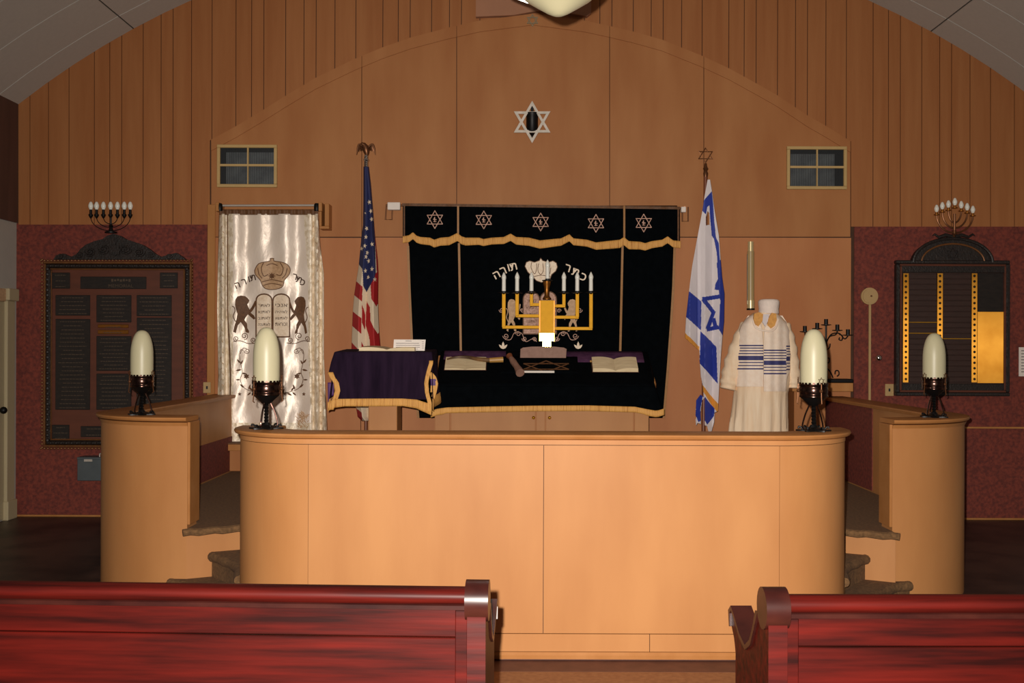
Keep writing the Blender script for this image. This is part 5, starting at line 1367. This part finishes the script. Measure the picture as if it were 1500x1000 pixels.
thicken(grid_cloth(462, 566, 208, 30, lambda y: lerp(TLl, y), lambda y: lerp(TLr, y), tsurfL, stripes(505, 541)).build('shawl', ['tallit', 'tallit_blue'], rb, 70), 0.006)
TRl = [(462, 1131), (480, 1120), (500, 1119), (574, 1119)]; TRr = [(462, 1146), (476, 1155), (490, 1160), (520, 1162), (540, 1160), (552, 1153), (574, 1151)]
tsurfR = lambda x, y: body_d(x, y, 0.028)+0.004*math.sin(x*0.5)
st2 = stripes(512, 548)
thicken(grid_cloth(462, 573, 222, 34, lambda y: lerp(TRl, y), lambda y: lerp(TRr, y), tsurfR, lambda x, y: st2(x, y+(6 if x > 1151.5 else 0))).build('shawl', ['tallit', 'tallit_blue'], rb, 70), 0.006)
h0 = P(1126, 460, drb-0.06)
MB().lathe([(0.070, 0.0), (0.080, 0.006), (0.078, 0.04), (0.083, 0.08), (0.084, 0.10), (0.076, 0.114), (0.05, 0.120), (0.0, 0.118)], tuple(h0), 28).build('cap', 'hat', rb, 50)
MB().lathe([(0.05, -0.13), (0.055, -0.06), (0.05, 0.01)], tuple(h0+Vector((0, 0.03, 0))), 16, 0.8).build('neck_form', 'paper', rb, 50)
for poly in ([(1105, 459), (1112, 457), (1118, 460), (1117, 470), (1111, 478), (1106, 474), (1104, 466)], [(1131, 458), (1137, 459), (1138, 468), (1135, 477), (1129, 481), (1124, 476), (1126, 466)]):
    b = MB(); b.pprism(poly, drb-0.175, drb-0.150); b.build('collar_flap', 'collar_gold', rb)
b = MB(); b.pprism([(1116, 460), (1127, 460), (1125, 470), (1121, 478), (1116, 470)], drb-0.165, drb-0.150); b.build('shirt_front', 'isr_white', rb)
b = MB(); b.tube(catmull([tuple(P(x, y, body_d(x, y, 0.034))) for x, y in ((1103, 466), (1106, 478), (1114, 483), (1120, 484), (1128, 485), (1136, 480), (1140, 468))], 5), 0.009, 8); b.build('shawl_collar', 'tallit', rb, True)

# scroll case on the wall
dcs = D-0.075; c = P(1100, 455, dcs)
cs = thing('scroll_case', (c.x, dcs, c.z), 'tall narrow cream cylinder mounted on the wall above the robe', 'case')
def cyl(y0, y1, r, m, nm): a, b2 = P(1099.6, y1, dcs), P(1099.6, y0, dcs); MB().tube([a, b2], r, 20).build(nm, m, cs, 40)
cyl(354, 368, 0.026, 'case_end', 'end_cap'); cyl(368, 440, 0.030, 'case', 'tube'); cyl(440, 452, 0.033, 'case_end', 'end_cap'); cyl(451.5, 454, 0.034, 'iron', 'foot_ring')
MB().tube([P(1094.6, 372, dcs-0.01), P(1094.6, 446, dcs-0.01)], 0.0045, 8).build('side_rod', 'chrome', cs, True)
MB().pbox(1096, 1103, 398, 404, dcs, D-0.02).build('wall_clip', 'bronze', cs)

# ================================================================== IRON CANDELABRUM ON ITS STAND
dk = 8.42
sx0, sx1 = PX(1160, dk), PX(1249, dk)
zt = PZ(559, dk)
sd_ = thing('side_cabinet', ((sx0+sx1)/2, dk+0.12, PZT), 'plain tan cabinet in the right corner of the stage carrying the iron candelabrum', 'cabinet')
MB().box(sx0, sx1, dk-0.02, D-0.025, zt-0.07, zt, 0.003).build('top', 'trimwood', sd_)
MB().box(sx0+0.02, 2.53, dk, D-0.025, PZT, zt-0.07, 0.003).build('body', 'ply', sd_)
tr = tag(MB().box(PX(1178, dk+0.06), PX(1247, dk+0.06), dk+0.0, dk+0.17, zt+0.001, zt+0.032, 0.006).build('black_tray', 'iron'), 'flat black tray under the iron candelabrum', 'tray')
dk2 = dk+0.09; zb2 = zt+0.034
ic = thing('iron_candelabrum', (P(1210, 550, dk2).x, dk2, zb2), 'black wrought iron candelabrum with five cups on the right', 'candelabrum')
p0 = P(1210, 552, dk2)
MB().tube([(p0.x, dk2, zb2), tuple(P(1210, 477, dk2))], 0.008, 8).build('stem', 'iron', ic, 40)
b = MB()
for a in (0.4, 2.5, 4.6): b.tube(catmull([(p0.x, dk2, zb2+0.09), (p0.x+0.04*math.cos(a), dk2+0.04*math.sin(a), zb2+0.06), (p0.x+0.07*math.cos(a), dk2+0.06*math.sin(a), zb2+0.006)], 5), 0.006, 6)
b.build('feet', 'iron', ic, True)
cups = [(1179, 486), (1197, 481.5), (1210, 476), (1226.5, 484), (1242, 491)]
for x, y in cups:
    p = P(x, y, dk2)
    MB().lathe([(0.006, -0.006), (0.042, 0.0), (0.042, 0.005), (0.016, 0.007), (0.016, 0.05), (0.012, 0.05), (0.012, 0.01)], tuple(p), 16).build('candle_cup', 'iron', ic, 40)
for pts in ([(1210, 503), (1203, 490), (1190, 488), (1181, 496), (1179, 487)], [(1210, 503), (1205, 494), (1199, 492), (1197, 483)], [(1210, 503), (1215, 493), (1224, 490), (1226.5, 485)], [(1210, 503), (1217, 490), (1229, 488), (1237, 496), (1242, 492)],
            [(1229, 489), (1234, 492), (1233, 498), (1229, 497), (1230, 494)], [(1210, 513), (1215, 509), (1216, 503)], [(1210, 530), (1214, 531), (1215, 525), (1212, 524)], [(1223, 548), (1224, 543), (1228, 543), (1229, 548), (1226, 551)]):
    MB().tube(catmull([tuple(P(x, y, dk2)) for x, y in pts], 5), 0.005, 6).build('scroll_arm', 'iron', ic, True)

# ================================================================== HANGING LAMPS
def pendant(px, py, d, label, m, k):
    z0 = PZ(py, d); x = PX(px, d)
    o = thing('pendant_lamp', (x, d, z0), label, 'hanging lamp', 'hanging globe lamps')
    prof = [(0.0, 0.0), (0.02*k, 0.003), (0.045*k, 0.015), (0.085*k, 0.040), (0.125*k, 0.066), (0.16*k, 0.10), (0.178*k, 0.145), (0.175*k, 0.19), (0.15*k, 0.235), (0.10*k, 0.27), (0.075*k, 0.285), (0.07*k, 0.32)]
    gl_ = MB().lathe(prof, (x, d, z0), 40).build('globe', m, o, 60)
    MB().lathe([(0.085*k, 0.31), (0.09*k, 0.33), (0.07*k, 0.36), (0.03, 0.38), (0.0, 0.385)], (x, d, z0), 24).build('fitter', 'brass_dull', o, 40)
    zc_ = ceil_z(x)-0.014
    MB().tube([(x, d, z0+0.37), (x, d, zc_)], 0.008, 8).build('rod', 'brass_dull', o, 40)
    MB().lathe([(0.03, -0.05), (0.06, -0.02), (0.065, 0.0)], (x, d, zc_), 20).build('canopy', 'brass_dull', o, 40)
    return o
pendant(816, 23.5, 3.8, 'cream glass hanging lamp with pointed bottom at the top of the picture', 'pendant_glass', 1.0)
pendant(787, 6.5, 4.7, 'bright white lit hanging lamp behind the cream one', 'pendant_lit', 1.25)

for m_ in GLYPH.values(): bpy.data.meshes.remove(m_)
